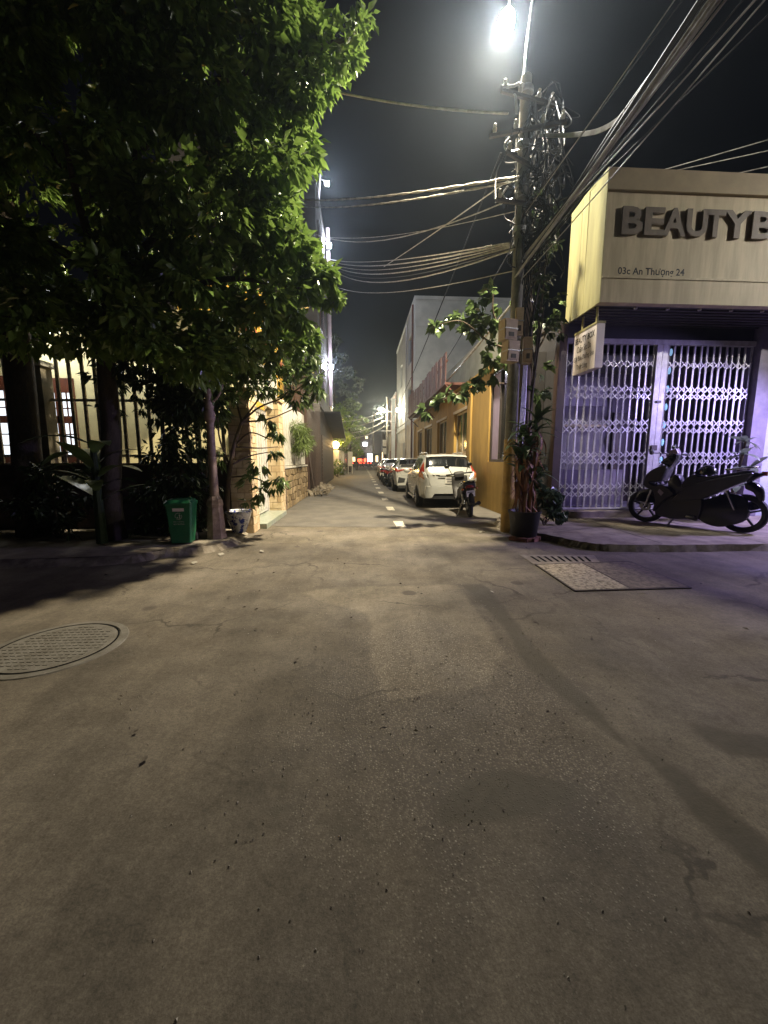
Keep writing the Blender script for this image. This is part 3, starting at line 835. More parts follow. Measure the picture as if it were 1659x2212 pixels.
ring.quad(*[onbin(a - .01 if 0 else a, b) for a, b in fig]); ring.quad(*[onbin(a, b) for a, b in ((-.04, .478), (-.012, .478), (-.016, .50), (-.03, .505))])
part('emblem', ring, M_print, bn, W=False)
sl_ = math.atan(.04 / .69)
for s, z in (('ĐÀ NẴNG', .405), ('MÔI TRƯỜNG', .36)):
    me = text_mesh('lettering', s, M_print, box=(.185, .034), bold=.006)
    piece('lettering', me, bn, onbin(-.098, z), (math.pi / 2 - -sl_, 0, 0), W=False)

# cast iron garden lamp post
M_post = mat('pinkish_cast_metal', (.36, .27, .25), .6, .1, c2=(.24, .17, .155), scale=12, bump=.3, bscale=50)
px_, py_ = -2.36, 6.32
bn.scale = (.78, .8, .84)
lpst = thing('garden_lamp_post', 'old pinkish lamp post on a tapered pedestal between the bin and the brick pillar', 'lamp post', (px_, py_, .09))
part('pedestal', MB().lathe([(.16, 0), (.155, .06), (.15, .08), (.12, .5), (.135, .55), (.12, .62), (.085, .68)], (px_, py_, .09), 8), M_post, lpst)
part('shaft', MB().lathe([(.07, .68), (.062, 1.2), (.056, 1.85)], (px_, py_, .09), 16), M_post, lpst, smooth=True)
part('collar', MB().lathe([(.056, 1.84), (.08, 1.88), (.085, 1.98), (.06, 2.03), (.075, 2.08), (.05, 2.16)], (px_, py_, .09), 16), M_post, lpst, smooth=True)
part('upper_shaft', MB().lathe([(.05, 2.15), (.042, 2.9)], (px_, py_, .09), 12), M_post, lpst, smooth=True)
for s in (-1, 1): part('arm', MB().tube(smooth_path([(px_, py_, 2.2), (px_ + s * .14, py_, 2.32), (px_ + s * .22, py_, 2.5), (px_ + s * .16, py_, 2.6)], 5), .016, 7), M_post, lpst)
part('lamp_globe', MB().ball((px_, py_, 3.12), .14, 14, 10), mat('unlit_globe', (.4, .4, .38), .3), lpst, smooth=True)

# ceramic planter with a small leafy tree
M_cer = mat('blue_white_ceramic', (.70, .70, .72), .18, c2=(.03, .05, .28), scale=11, ramp=(.43, .5), detail=3)
cx, cy = -2.14, 6.78
pl = thing('ceramic_planter', 'blue and white glazed planter on the ground against the corner pillar', 'planter', (cx, cy, .09))
part('bowl', MB().lathe([(.10, 0), (.115, .02), (.18, .2), (.215, .34), (.23, .36), (.22, .385), (.2, .37), (.19, .33), (0, .33)], (cx, cy, .09), 28), M_cer, pl, smooth=True)
M_bark = mat('bark', (.16, .115, .075), .9, c2=(.08, .055, .035), scale=9, bump=.8, bscale=35, stretch=(1, 1, .3))
M_barkd = mat('dark_bark', (.07, .052, .04), .9, c2=(.04, .03, .022), scale=9, bump=.8, bscale=35, stretch=(1, 1, .3))
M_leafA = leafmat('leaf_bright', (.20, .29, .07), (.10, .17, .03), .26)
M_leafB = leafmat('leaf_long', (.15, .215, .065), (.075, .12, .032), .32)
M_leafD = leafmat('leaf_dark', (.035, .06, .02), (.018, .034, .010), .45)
lt = thing('long_leaf_tree', 'slender small tree with long drooping leaves in front of the white gate', 'tree', (-2.2, 6.85, .4))
YY = 6.95
trunk = [AY(490, 1112, 6.82), AY(494, 1040, 6.85), AY(505, 965, 6.9), AY(522, 912, YY)]
part('trunk', MB().tube(smooth_path(trunk, 5), [.042 - .0009 * i for i in range(16)], 9), M_bark, lt, smooth=True)
brs = [[(522, 912), (560, 880), (620, 855), (672, 820)], [(522, 912), (560, 860), (610, 790)], [(505, 965), (540, 935), (585, 950)], [(498, 1005), (540, 985), (590, 975)], [(505, 965), (560, 968), (600, 965)],
       [(496, 1030), (540, 1030), (580, 1045)], [(522, 912), (510, 850), (530, 800)], [(498, 1010), (475, 950), (470, 900)], [(522, 912), (580, 905), (640, 880), (690, 850)]]
cl = []
for b in brs:
    dy = R.uniform(-.25, .2)
    P = smooth_path([AY(p[0], p[1], YY + dy * k) for k, p in enumerate(b)], 5)
    part('branch', MB().tube(P, [max(.005, .02 - .013 * i / len(P)) for i in range(len(P))], 6), M_bark, lt, smooth=True)
for (a, b, d, r, k) in [(660, 770, 6.7, .17, 1), (640, 800, 6.8, .2, 1.1), (680, 820, 6.6, .17, 1), (690, 850, 6.6, .14, .7), (615, 770, 6.9, .18, .9), (600, 830, 7.0, .22, 1), (640, 860, 6.8, .2, .8), (560, 850, 6.9, .2, .8), (560, 790, 7, .2, .8),
                       (530, 830, 6.9, .22, .9), (515, 780, 6.9, .2, .8), (580, 900, 6.9, .15, .45), (600, 930, 6.9, .12, .35), (585, 975, 6.8, .12, .3), (560, 1000, 6.7, .14, .35), (595, 1045, 6.8, .15, .55), (565, 1060, 6.7, .14, .45), (540, 1040, 6.7, .15, .4), (470, 900, 6.9, .2, .7), (475, 860, 6.8, .2, .7),
                       (535, 1090, 6.7, .1, .3), (430, 960, 6.6, .2, .5), (478, 985, 6.6, .14, .4), (605, 1035, 6.7, .1, .4)]:
    p = AY(a, b, d); cl.append((p.x, p.y, p.z, r, k))
foliage('crown', cl, M_leafB, lt, 21, (.13, .24), .28, 84, .9)

# the big tree over the pavement
bt = thing('big_street_tree', 'large leafy tree overhanging the left pavement and road', 'tree', (-3.9, 6.3, .09))
part('trunk', MB().tube(smooth_path([(-3.98, 6.3, .0), (-3.95, 6.3, .8), (-3.85, 6.3, 1.8), (-3.8, 6.25, 2.8), (-3.6, 6.2, 3.8), (-3.4, 6.2, 5.2), (-3.2, 6.1, 6.8)], 4), [.21, .19, .17, .155, .15, .145, .14, .14, .135, .13, .13, .125, .12, .12, .115, .11, .105, .1, .09, .085, .08, .07, .06, .05, .04], 12), M_barkd, bt, smooth=True)
limbs = [[(-3.75, 6.25, 3.0), (-2.9, 6.1, 3.6), (-1.9, 6.0, 3.9), (-.8, 5.9, 3.75)], [(-3.6, 6.2, 3.8), (-2.6, 6.1, 4.7), (-1.4, 6.0, 5.1)], [(-3.5, 6.2, 4.6), (-2.4, 6.2, 5.5), (-1.0, 6.1, 6.0)], [(-3.4, 6.2, 5.3), (-2.2, 6.1, 6.3), (-.6, 6.0, 6.8), (.0, 6.0, 7.0)],
         [(-3.6, 6.2, 3.9), (-4.8, 6.1, 4.6), (-6.0, 5.9, 4.9)], [(-3.5, 6.2, 4.8), (-4.6, 5.9, 5.9), (-5.8, 5.6, 6.8)], [(-3.6, 6.2, 3.5), (-3.4, 5.4, 4.3), (-3.2, 4.9, 4.8)], [(-3.7, 6.2, 3.2), (-4.6, 6.4, 3.5), (-5.6, 6.4, 3.6)], [(-3.75, 6.25, 2.9), (-2.9, 6.4, 3.0), (-2.1, 6.4, 3.1)]]
for b in limbs:
    P = smooth_path(b, 5); part('branch', MB().tube(P, [.075 - .06 * i / len(P) for i in range(len(P))], 7), M_barkd, bt, smooth=True)
poly = [(-60, -60), (470, -60), (640, -40), (655, 40), (700, 65), (785, 70), (770, 110), (735, 150), (690, 180), (660, 205), (612, 215), (600, 235), (628, 268), (668, 320), (655, 352), (628, 370), (620, 400), (628, 440), (618, 480), (650, 515), (668, 560), (700, 580), (715, 592),
        (690, 615), (650, 630), (640, 660), (650, 690), (684, 725), (640, 742), (600, 740), (560, 745), (520, 770), (480, 800), (420, 800), (380, 790), (330, 760), (260, 752), (200, 740), (120, 735), (60, 742), (-60, 735)]
def inside(x, y, pg):
    c = False; j = len(pg) - 1
    for i in range(len(pg)):
        if (pg[i][1] > y) != (pg[j][1] > y) and x < (pg[j][0] - pg[i][0]) * (y - pg[i][1]) / (pg[j][1] - pg[i][1]) + pg[i][0]: c = not c
        j = i
    return c
cl = []; rr = random.Random(31)
holes = [(140, 150, 90), (60, 420, 70), (330, 470, 45), (420, 330, 40), (180, 560, 60), (520, 250, 30), (480, 120, 40)]
while len(cl) < 330:
    a, b = rr.uniform(-60, 800), rr.uniform(-60, 800)
    if not inside(a, b, poly) or any((a - h[0]) ** 2 + (b - h[1]) ** 2 < h[2] ** 2 for h in holes): continue
    edge = max(0, min(1, (700 - a) / 320))
    p = AY(a, b, 6.0 + rr.uniform(-1.35, 1.5) * (.35 + .65 * edge))
    cl.append((p.x, p.y, p.z, rr.uniform(.2, .34)))
for i in range(1, len(poly) - 6):     # sprays along the outline
    a, b = poly[i]
    if -20 < a and b > -30:
        for k in range(2):
            p = AY(a - rr.uniform(6, 26) + 4, b + rr.uniform(-12, 12), 6.0 + rr.uniform(-.5, .5)); cl.append((p.x, p.y, p.z, rr.uniform(.13, .22), .55))
for a, b in [(740, 648), (722, 652), (700, 650), (678, 640)]:
    p = AY(a, b, 5.95); cl.append((p.x, p.y, p.z, .1, .3))
foliage('crown', cl, M_leafA, bt, 3, (.10, .19), .52, 125, .6)

# dark street tree at the frame edge, banana plant, shrubs
dt = thing('dark_street_tree', 'dark tree trunk against the rendered fence pillar at the left edge', 'tree', (-5.45, 6.7, .09))
part('trunk', MB().tube([(-5.5, 6.7, 0), (-5.47, 6.7, 1.2), (-5.42, 6.7, 2.6), (-5.3, 6.6, 4.2), (-5.2, 6.6, 5.5)], [.24, .2, .19, .17, .14], 12), M_barkd, dt, smooth=True)
cl = []
for i in range(40):
    cl.append((-5.4 + R.uniform(-1.3, 1.2), 6.5 + R.uniform(-1.3, 1.0), 4.6 + R.uniform(-1.0, 2.2), R.uniform(.25, .4)))
foliage('crown', cl, M_leafA, dt, 14, (.09, .15), .5, 110, .5)
bp_ = thing('banana_plant', 'broad leaved plant in the shade in front of the picket fence', 'plant', (-3.9, 6.0, .09))
lm = [mesh('broad_leaf', big_leaf(1.0, .34, d), M_leafD if i % 2 else M_leafB, True) for i, d in enumerate((.35, .6, .85))]
for i in range(13):
    a = i * 2.4 + .4; z = .75 + .07 * i; s = R.uniform(.55, .95)
    piece('leaf', R.choice(lm), bp_, (-3.95 + .06 * math.cos(a), 6.0 + .06 * math.sin(a), z), (0, -R.uniform(.1, .8), a), (s, s, s))
part('stem', MB().tube([(-3.95, 6.0, .05), (-3.95, 6.0, 1.5)], [.08, .04], 9), M_leafD, bp_)
def shrub(lab, spots, seed, base, m, L, W, per, name='shrub', stems=5, droop=.5):
    t = thing(name, lab, 'shrub', base)
    for i in range(stems):
        s = spots[(i * 3) % len(spots)]
        part('stem', MB().tube(smooth_path([base, ((base[0] + s[0]) / 2 + R.uniform(-.1, .1), (base[1] + s[1]) / 2, (base[2] + s[2]) / 2), s[:3]], 4), [.016] * 8 + [.008], 6), M_barkd, t)
    foliage('foliage', spots, m, t, seed, L, W, per, droop); return t
def blob(cx, cy, z0, z1, rx, ry, n, r=.2): return [(cx + R.uniform(-rx, rx), cy + R.uniform(-ry, ry), R.uniform(z0, z1), r * R.uniform(.7, 1.2)) for _ in range(n)]
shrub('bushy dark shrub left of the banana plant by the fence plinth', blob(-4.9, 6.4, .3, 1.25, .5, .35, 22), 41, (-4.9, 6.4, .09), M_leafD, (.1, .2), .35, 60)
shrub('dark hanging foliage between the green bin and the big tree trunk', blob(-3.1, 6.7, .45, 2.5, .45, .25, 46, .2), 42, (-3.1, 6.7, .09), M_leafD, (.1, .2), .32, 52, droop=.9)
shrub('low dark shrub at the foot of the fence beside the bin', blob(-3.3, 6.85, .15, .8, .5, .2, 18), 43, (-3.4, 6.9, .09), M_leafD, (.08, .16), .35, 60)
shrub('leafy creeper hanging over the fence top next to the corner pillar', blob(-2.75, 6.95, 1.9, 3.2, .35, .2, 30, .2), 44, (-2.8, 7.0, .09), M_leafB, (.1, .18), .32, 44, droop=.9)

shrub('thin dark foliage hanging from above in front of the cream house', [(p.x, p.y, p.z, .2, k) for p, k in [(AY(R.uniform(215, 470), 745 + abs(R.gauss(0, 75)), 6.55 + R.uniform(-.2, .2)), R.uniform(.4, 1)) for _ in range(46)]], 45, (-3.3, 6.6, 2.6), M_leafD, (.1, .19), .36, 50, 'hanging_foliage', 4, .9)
shrub('dense foliage hanging low over the corner pillar and lamp post', [(p.x, p.y, p.z, .2, k) for p, k in [(AY(R.uniform(430, 600), R.uniform(735, 860), 6.6 + R.uniform(-.25, .3)), R.uniform(.5, 1)) for _ in range(30)]], 46, (-2.6, 6.8, 2.6), M_leafB, (.1, .19), .34, 44, 'hanging_foliage', 4, .9)
# fern hanging on the white slat screen
fn = thing('hanging_fern', 'feathery fern hanging on the white slat screen above the stone wall', 'fern', (-1.95, 12.6, 1.75))
part('pot', MB().lathe([(.08, 0), (.13, .2), (.14, .22), (0, .2)], (-1.93, 12.4, 1.72), 14), M_iron, fn)
fr = [(-1.92 + R.uniform(-.05, .2), 12.3 + R.uniform(-.75, .75), 1.95 + R.uniform(-.35, .4), .2) for _ in range(22)]
foliage('frond', fr, leafmat('fern_green', (.15, .21, .05), (.09, .13, .03), .5), fn, 8, (.1, .22), .1, 130, .8)

# trees far down the left side
def far_tree(name, lab, x, y, h, spread, zlo, n, seed, m=None, L=(.16, .26), per=70, grp=None):
    t = thing(name, lab, 'tree', (x, y, 0), 0, grp)
    part('trunk', MB().tube([(x, y, 0), (x + .05, y, zlo), (x - .05, y, h * .8)], [.16, .12, .05], 8), M_barkd, t, smooth=True)
    r = random.Random(seed); c = []
    for _ in range(n):
        a, q = r.uniform(0, 6.28), r.random() ** .5; z = zlo + (h - zlo) * r.random()
        k = math.sin(math.pi * min(1, max(.12, (z - zlo) / (h - zlo) * .85 + .1)))
        c.append((x + spread * q * k * math.cos(a), y + spread * q * k * math.sin(a), z, .42))
    foliage('crown', c, m or M_leafA, t, seed, L, .5, per, .4)
far_tree('garden_tree', 'tall dark tree rising behind the glowing lantern', -2.5, 38, 12.8, 2.6, 3.5, 90, 61, M_leafD, (.2, .32))
far_tree('garden_tree', 'tree with yellow lit leaves right beside the lantern', -2.0, 32.6, 5.6, 1.5, 2.6, 46, 62, M_leafA)
far_tree('garden_tree', 'tree overhanging the road behind the white sign stand', -1.2, 42, 7.6, 2.0, 2.3, 60, 63, M_leafB, (.18, .3))
far_tree('garden_tree', 'light green small tree near the far end of the street', -.6, 50, 3.6, 1.0, 1.7, 26, 64, M_leafA)
shrub('potted green bush on the ground under the lantern', blob(-1.85, 30.2, .3, 1.2, .3, .3, 10, .2), 65, (-1.85, 30.2, 0), M_leafA, (.12, .2), .4, 60)
shrub('dark bush along the pale garden wall', blob(-1.75, 34.5, .2, 1.6, .3, .9, 18, .25), 66, (-1.75, 34.5, 0), M_leafD, (.12, .2), .4, 60)
# rubble heap at the foot of the hoarding
mb = MB()
for i in range(120):
    p = Vector((-1.75 + R.uniform(-.25, .45), R.uniform(14.3, 19.2), 0)); s = R.uniform(.03, .12); h = max(0, .22 - abs(p.x + 1.85) * .3)
    a = Vector((R.uniform(-1, 1), R.uniform(-1, 1), R.uniform(-.3, .3))).normalized(); mb.bar(p + Vector((0, 0, h * R.random() + s * .35)) - a * s, p + Vector((0, 0, h * R.random() + s * .35)) + a * s, s * 1.2, s * .8)
struct('rubble', mb, M_conc, kind='stuff')
# ================================================================== right: ochre building
M_ochre = mat('ochre_plaster', (.43, .275, .07), .85, c2=(.29, .18, .045), scale=1.8, stretch=(1.2, 1.2, .35), bump=.25, bscale=30)
M_frame = mat('pale_window_frame', (.50, .42, .30), .5, c2=(.4, .33, .23), scale=5)
M_pane = mat('window_glass', (.035, .035, .033), .08, c2=(.02, .02, .02), scale=2, spec=.8)
M_curtain = mat('violet_curtain', (.34, .28, .40), .8, c2=(.24, .19, .29), scale=7, stretch=(1, 3, .2))
M_grey = mat('grey_green_render', (.30, .31, .27), .85, c2=(.21, .22, .19), scale=2, bump=.2)
M_rust = mat('dark_red_sheet', (.13, .042, .03), .7, .1, c2=(.08, .028, .02), scale=5)
WX = 3.47
ob = thing('ochre_building', 'long ochre building with a row of windows behind the parked cars', 'building', (5, 17, 0))
wins = [(12.7, 14.45, 1.57, 3.0), (15.75, 17.65, 1.57, 3.0), (19.05, 21.1, 1.57, 3.0), (22.0, 23.6, 1.57, 3.0)]
bigw = (9.05, 10.5, 1.29, 3.62)
part('wall', wall_holes(MB(), wall_x, 8.7, 25.2, 0, 3.72, WX, WX + .25, wins + [bigw]), M_ochre, ob)
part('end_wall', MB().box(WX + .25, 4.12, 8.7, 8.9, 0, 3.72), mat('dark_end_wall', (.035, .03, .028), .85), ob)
part('pilaster', MB().box(WX - .06, WX - .001, 12.1, 12.45, 0, 3.72), M_ochre, ob)
part('pilaster', MB().box(WX - .06, WX - .001, 24.8, 25.2, 0, 3.72), M_ochre, ob)
part('cornice', MB().box(WX - .05, WX + .3, 8.65, 25.2, 3.722, 3.84), M_ochre, ob)
part('roof', MB().box(WX + .25, 9, 8.9, 25.2, 3.6, 3.72), M_grey, ob)
part('upper_storey', MB().box(4.2, 9, 12, 25, 3.84, 5.5), M_grey, ob)
for h in wins:
    y0, y1, z0, z1 = h
    f = MB(); f.box(WX + .1, WX + .16, y0, y0 + .06, z0, z1); f.box(WX + .1, WX + .16, y1 - .06, y1, z0, z1); f.box(WX + .1, WX + .16, y0 + .06, y1 - .06, z0, z0 + .06); f.box(WX + .1, WX + .16, y0 + .06, y1 - .06, z1 - .06, z1)
    ym = (y0 + y1) / 2; f.box(WX + .09, WX + .16, ym - .035, ym + .035, z0 + .06, z1 - .06)
    fr = part('window', f, M_frame, ob)
    for a, b in ((y0 + .06, ym - .035), (ym + .035, y1 - .06)): part('pane', MB().box(WX + .125, WX + .135, a, b, z0 + .06, z1 - .06), M_pane, fr)
    part('sill', MB().box(WX - .05, WX + .1, y0 - .05, y1 + .05, z0 - .07, z0 - .001), M_frame, fr)
    part('lintel', MB().box(WX - .03, WX - .001, y0 - .08, y1 + .08, z1 + .001, z1 + .09), M_frame, fr)
y0, y1, z0, z1 = bigw
f = MB(); f.box(WX + .05, WX + .12, y0, y0 + .07, z0, z1); f.box(WX + .05, WX + .12, y1 - .07, y1, z0, z1); f.box(WX + .05, WX + .12, y0 + .07, y1 - .07, z0, z0 + .07); f.box(WX + .05, WX + .12, y0 + .07, y1 - .07, z1 - .07, z1)
f.box(WX + .04, WX + .12, 9.78, 9.82, z0 + .07, z1 - .07)
fr = part('window', f, mat('dark_frame', (.05, .04, .035), .5), ob, label='large window with a violet curtain near the utility pole')
part('pane', MB().box(WX + .09, WX + .1, 9.82, y1 - .07, z0 + .07, z1 - .07), M_curtain, fr)
part('pane', MB().box(WX + .09, WX + .1, y0 + .07, 9.78, z0 + .07, z1 - .07), M_pane, fr)
# balcony screen
bal = thing('roof_terrace_screen', 'projecting terrace with dark red sheet slats above the ochre wall', 'balcony', (3.1, 18.4, 3.72))
part('deck', MB().box(2.82, WX + .2, 13.2, 23.6, 3.845, 3.92), M_rust, bal)
slm = mesh('slat', MB().box(-.012, .012, -.16, .16, 0, 1), M_rust)
i = 0; y = 13.4
while y < 23.5:
    piece('slat', slm, bal, (2.86 + (i % 2) * .02, y, 3.92), (0, 0, R.uniform(-.05, .05)), (1, 1, 1.02 + R.uniform(-.04, .06) + (.12 if y > 21 else 0))); y += .40; i += 1
part('rail', MB().box(2.89, 2.92, 13.2, 23.6, 4.6, 4.65), M_rust, bal)
for y in (13.25, 18.4, 23.5): part('bracket', MB().bar((2.85, y, 3.86), (3.46, y, 3.3), .05, .05), M_rust, bal)

M_white = mat('white_render', (.52, .54, .54), .85, c2=(.40, .42, .43), scale=1.2, bump=.15)
wb = thing('white_building', 'tall pale grey building beyond the ochre one with two wall lamps', 'building', (7, 32, 0))
ww = [(27.2, 28.8, 4.6, 6.4), (27.2, 28.8, 8.0, 9.8), (33, 34.4, 7.4, 9.2)]
part('wall', wall_holes(MB(), wall_x, 25.5, 38, 0, 11.3, WX, WX + .3, ww), M_white, wb)
part('end_wall', MB().box(WX + .3, 10.5, 25.5, 25.8, 0, 11.3), M_white, wb)
part('parapet', MB().box(WX - .06, 10.5, 25.44, 38, 11.302, 11.5), M_white, wb)
part('band', MB().box(WX + .001, 10.5, 25.46, 25.499, 9.7, 9.86), M_white, wb)
part('band', MB().box(WX - .04, WX - .001, 25.5, 38, 3.8, 3.98), M_white, wb)
for (a, b, c, d) in ww:
    w = part('window', MB().box(WX + .1, WX + .15, a, b, c, d), M_steel, wb)
    part('pane', MB().box(WX + .09, WX + .099, a + .08, b - .08, c + .08, d - .08), M_pane, w)
part('downpipe', MB().tube([(WX - .08, 26.1, 0), (WX - .08, 26.1, 11.2)], .06, 8), M_rust, wb)
part('downpipe', MB().tube([(WX - .07, 29.6, 0), (WX - .07, 29.6, 11.2)], .05, 8), M_steel, wb)
d = part('door', MB().box(WX - .02, WX - .001, 30.2, 32.2, .02, 2.7), mat('blue_grey_door', (.22, .27, .36), .5), wb)
part('handle', MB().box(WX - .05, WX - .021, 31.1, 31.16, 1.0, 1.25), M_steel, d)
M_wl = mat('wall_lamp_glow', (1, .95, .8), .3, emit=80, ecol=(1, .93, .68))
for y, z, lab in ((32.0, 5.4, 'nearer of two glowing wall lamps on the white building'), (35.3, 5.75, 'farther of two glowing wall lamps on the white building')):
    t = thing('wall_lamp', lab, 'lamp', (WX - .15, y, z))
    part('bracket', MB().box(WX - .2, WX, y - .03, y + .03, z + .16, z + .2), M_steel, t)
    part('shade', MB().box(WX - .26, WX - .08, y - .09, y + .09, z - .13, z + .158), M_wl, t)
    light('wall_light', (WX - .32, y - .2, z), 320, (1, .93, .68), .1)

# far right and left houses, far end of the street
def far_house(lab, x0, x1, y0, y1, h, m, dr, wn, face, grp=None):
    t = thing('far_house', lab, 'house', ((x0 + x1) / 2, (y0 + y1) / 2, 0), 0, grp)
    part('wall', MB().box(x0, x1, y0, y1, 0, h), m, t)
    part('roof', MB().box(x0 - .1, x1 + .1, y0 - .02, y1 + .02, h, h + .15), M_dark, t)
    fx = x0 if face < 0 else x1
    for (a, b, z0_, z1_, mm) in wn:
        w = part('window', MB().box(fx - .03, fx + .03, a, b, z0_, z1_), M_frame, t)
        part('pane', MB().box(fx - .036, fx + .036, a + .08, b - .08, z0_ + .08, z1_ - .08), mm, w)
    if dr: part('door', MB().box(fx - .03, fx + .03, dr[0], dr[1], 0, 2.4), M_wood, t)
    return t
M_lit1 = mat('lit_shop_warm', (1, .8, .5), .4, emit=2.4, ecol=(1, .74, .4))
M_lit2 = mat('lit_shop_white', (1, 1, 1), .4, emit=5.0, ecol=(.95, .97, 1))
M_litr = mat('lit_red', (1, .1, .05), .4, emit=6, ecol=(1, .09, .03))
far_house('narrow brown fronted house beyond the white building with a red light', WX, 8, 38.2, 45.5, 7.8, mat('brown_front', (.2, .09, .06), .8), (40, 41.2), [(42, 43.6, 1.0, 2.4, M_pane), (40, 43.6, 4.2, 5.8, M_pane)], -1)
far_house('low pale house on the right near the end of the street', WX + .1, 8, 45.8, 56, 4.6, MATS['pale_wall'], (47, 48.2), [(50, 52.5, .9, 2.3, M_pane)], -1)
far_house('dark house at the right corner of the far cross street', WX, 8, 56.3, 65.5, 6.2, M_dark, (58, 59.3), [(61, 64, .8, 2.6, M_lit1)], -1)
far_house('low house on the left beyond the garden wall', -8, -2.05, 46.4, 55, 5.2, MATS['pale_wall'], (48, 49.2), [(51, 53, .9, 2.3, M_pane)], 1)
far_house('brick red house at the left corner of the far cross street', -8, -2.0, 55.4, 65.5, 6.5, mat('brown_front', (.2, .09, .06), .8), (57, 58.4), [(60.5, 64, .6, 2.8, M_lit1)], 1)
rl_ = thing('red_lamp', 'pair of small red lamps glowing on the brown fronted far house', 'lamp', (WX - .1, 38.0, 2.9))
for dx in (.18, .42): part('globe', MB().ball((WX + dx, 38.05, 2.8), (.11, .11, .18), 10, 8), M_litr, rl_, smooth=True)
part('bracket', MB().box(WX + .1, WX + .55, 38.1, 38.2, 3.0, 3.05), M_steel, rl_)
fs = thing('far_shop', 'bright shopfront across the end of the street', 'shop', (0, 80, 0))
part('wall', MB().box(-16, 18, 80, 84, 0, 7), M_dark, fs)
for x0, x1, z0, z1, mm in ((-1.9, -1.2, .9, 1.9, M_lit1), (-.7, .2, .6, 1.5, M_litr), (.6, 1.0, .9, 1.6, M_litr), (1.3, 2.3, .9, 2.6, M_lit2), (3.0, 3.5, .9, 2.2, M_lit1), (-3.6, -2.9, .6, 1.6, M_litr), (-.9, -.3, 3.2, 3.7, M_lit1), (.4, 1.3, 4.1, 4.9, M_lit2), (.9, 1.4, 5.6, 6.1, M_lit1)):
    part('lit_window', MB().box(x0, x1, 79.93, 79.99, z0, z1), mm, fs)
part('awning', MB().bar((-6, 79.2, 2.8), (6, 79.2, 2.8), 1.4, .08), M_dark, fs)
light('shop_light', (1.5, 77.5, 3.6), 500, (1, .85, .65), .6)

# far utility poles
def pole(mb, x, y, h, r0, r1, z0=0): mb.tube([(x, y, z0), (x, y, h * .5), (x, y, h)], [r0, (r0 + r1) / 2, r1], 12); return mb
M_pole = mat('pole_concrete', (.25, .24, .21), .85, c2=(.16, .15, .13), scale=5, bump=.4, bscale=40)
fp = thing('far_utility_pole', 'utility pole with a crossarm and coiled cables far down on the right', 'utility pole', (2.95, 44, 0))
part('shaft', pole(MB(), 2.95, 44, 8.2, .16, .11), M_pole, fp, smooth=True)
for z in (6.6, 5.6, 4.5): part('crossarm', MB().box(2.3, 3.6, 43.9, 44.0, z, z + .09), M_steel, fp)
for z in (3.2, 2.3): part('meter_box', MB().box(2.45, 2.85, 43.7, 43.9, z - .35, z + .35), M_whitem, fp)
fp2 = thing('pale_column', 'pale square column standing in front of the brown far house', 'column', (3.25, 41, 0))
part('shaft', MB().box(3.05, 3.4, 38.9, 39.2, 0, 7.2), M_white, fp2)
part('cap', MB().box(2.98, 3.46, 38.8, 39.3, 7.2, 7.3), M_white, fp2)
fl = thing('far_street_lamp', 'glowing street lamp on the far utility pole above the road', 'street lamp', (2.2, 43.6, 6.9))
part('arm', MB().tube(smooth_path([(2.95, 44, 6.6), (2.6, 43.8, 7.0), (2.25, 43.6, 7.05)], 4), .05, 8), M_steel, fl)
part('head', MB().box(1.95, 2.4, 43.45, 43.75, 6.98, 7.1), M_steel, fl)
part('lens', MB().ball((2.16, 43.55, 6.9), (.26, .2, .14), 12, 8), mat('far_lamp_glow', (1, .9, .6), .3, emit=220, ecol=(1, .88, .58)), fl)
light('far_lamp_light', (2.1, 43.3, 6.6), 2600, (1, .88, .6), .2)
lamp2 = thing('slim_pole', 'slim grey pole at the far end of the street', 'pole', (1.7, 55, 0))
part('shaft', MB().tube([(1.75, 55, 0), (1.75, 55, 8)], .1, 8), M_pole, lamp2)
part('bracket', MB().box(1.4, 2.1, 54.97, 55.03, 6.8, 6.9), M_steel, lamp2)

# ================================================================== the corner pole
M_must = mat('mustard_paint', (.42, .26, .06), .7, c2=(.28, .17, .04), scale=5, bump=.3)
PX_, PY_ = 2.75, 7.04
up = thing('utility_pole', 'concrete utility pole with a mustard painted foot at the corner', 'utility pole', (PX_, PY_, 0))
part('shaft', MB().tube([(PX_, PY_, 1.72), (PX_, PY_, 4.5), (PX_, PY_, 7.55)], [.108, .098, .085], 16), M_pole, up, smooth=True)
part('painted_foot', MB().tube([(PX_, PY_, 0), (PX_, PY_, 1.72)], [.122, .112], 16), M_must, up, smooth=True)
for z, a, w in ((7.15, .2, 1.0), (6.7, -.3, 1.2), (6.2, .5, .9), (5.6, .1, 1.0)):
    c, s = math.cos(a) * w / 2, math.sin(a) * w / 2
    cr = part('crossarm', MB().bar((PX_ - c, PY_ - s - .12, z), (PX_ + c, PY_ + s - .12, z), .05, .05), M_iron, up)
    for k in (-.85, -.3, .4, .9):
        part('insulator', MB().lathe([(.012, 0), (.03, .03), (.035, .07), (.02, .1), (.03, .13), (.01, .15)], (PX_ + c * k, PY_ + s * k - .12, z + .026), 10), mat('porcelain', (.5, .45, .36), .3), cr)
for z in (5.2, 5.9, 6.5, 7.3): part('clamp', MB().lathe([(.115, 0), (.12, .01), (.12, .07), (.115, .08)], (PX_, PY_, z), 16), M_steel, up)
for z, a in ((6.45, 2.8), (5.75, 2.6), (6.0, .4)):
    d = Vector((math.cos(a), math.sin(a), 0)); p = Vector((PX_, PY_ - .1, z)); part('hook', MB().tube(smooth_path([p, p + d * .25 + Vector((0, 0, -.02)), p + d * .34 + Vector((0, 0, .1)), p + d * .26 + Vector((0, 0, .2))], 4), .016, 6), M_steel, up)
p2 = thing('old_pole', 'older brownish pole wrapped in cables just behind the utility pole', 'utility pole', (3.15, 7.55, 0))
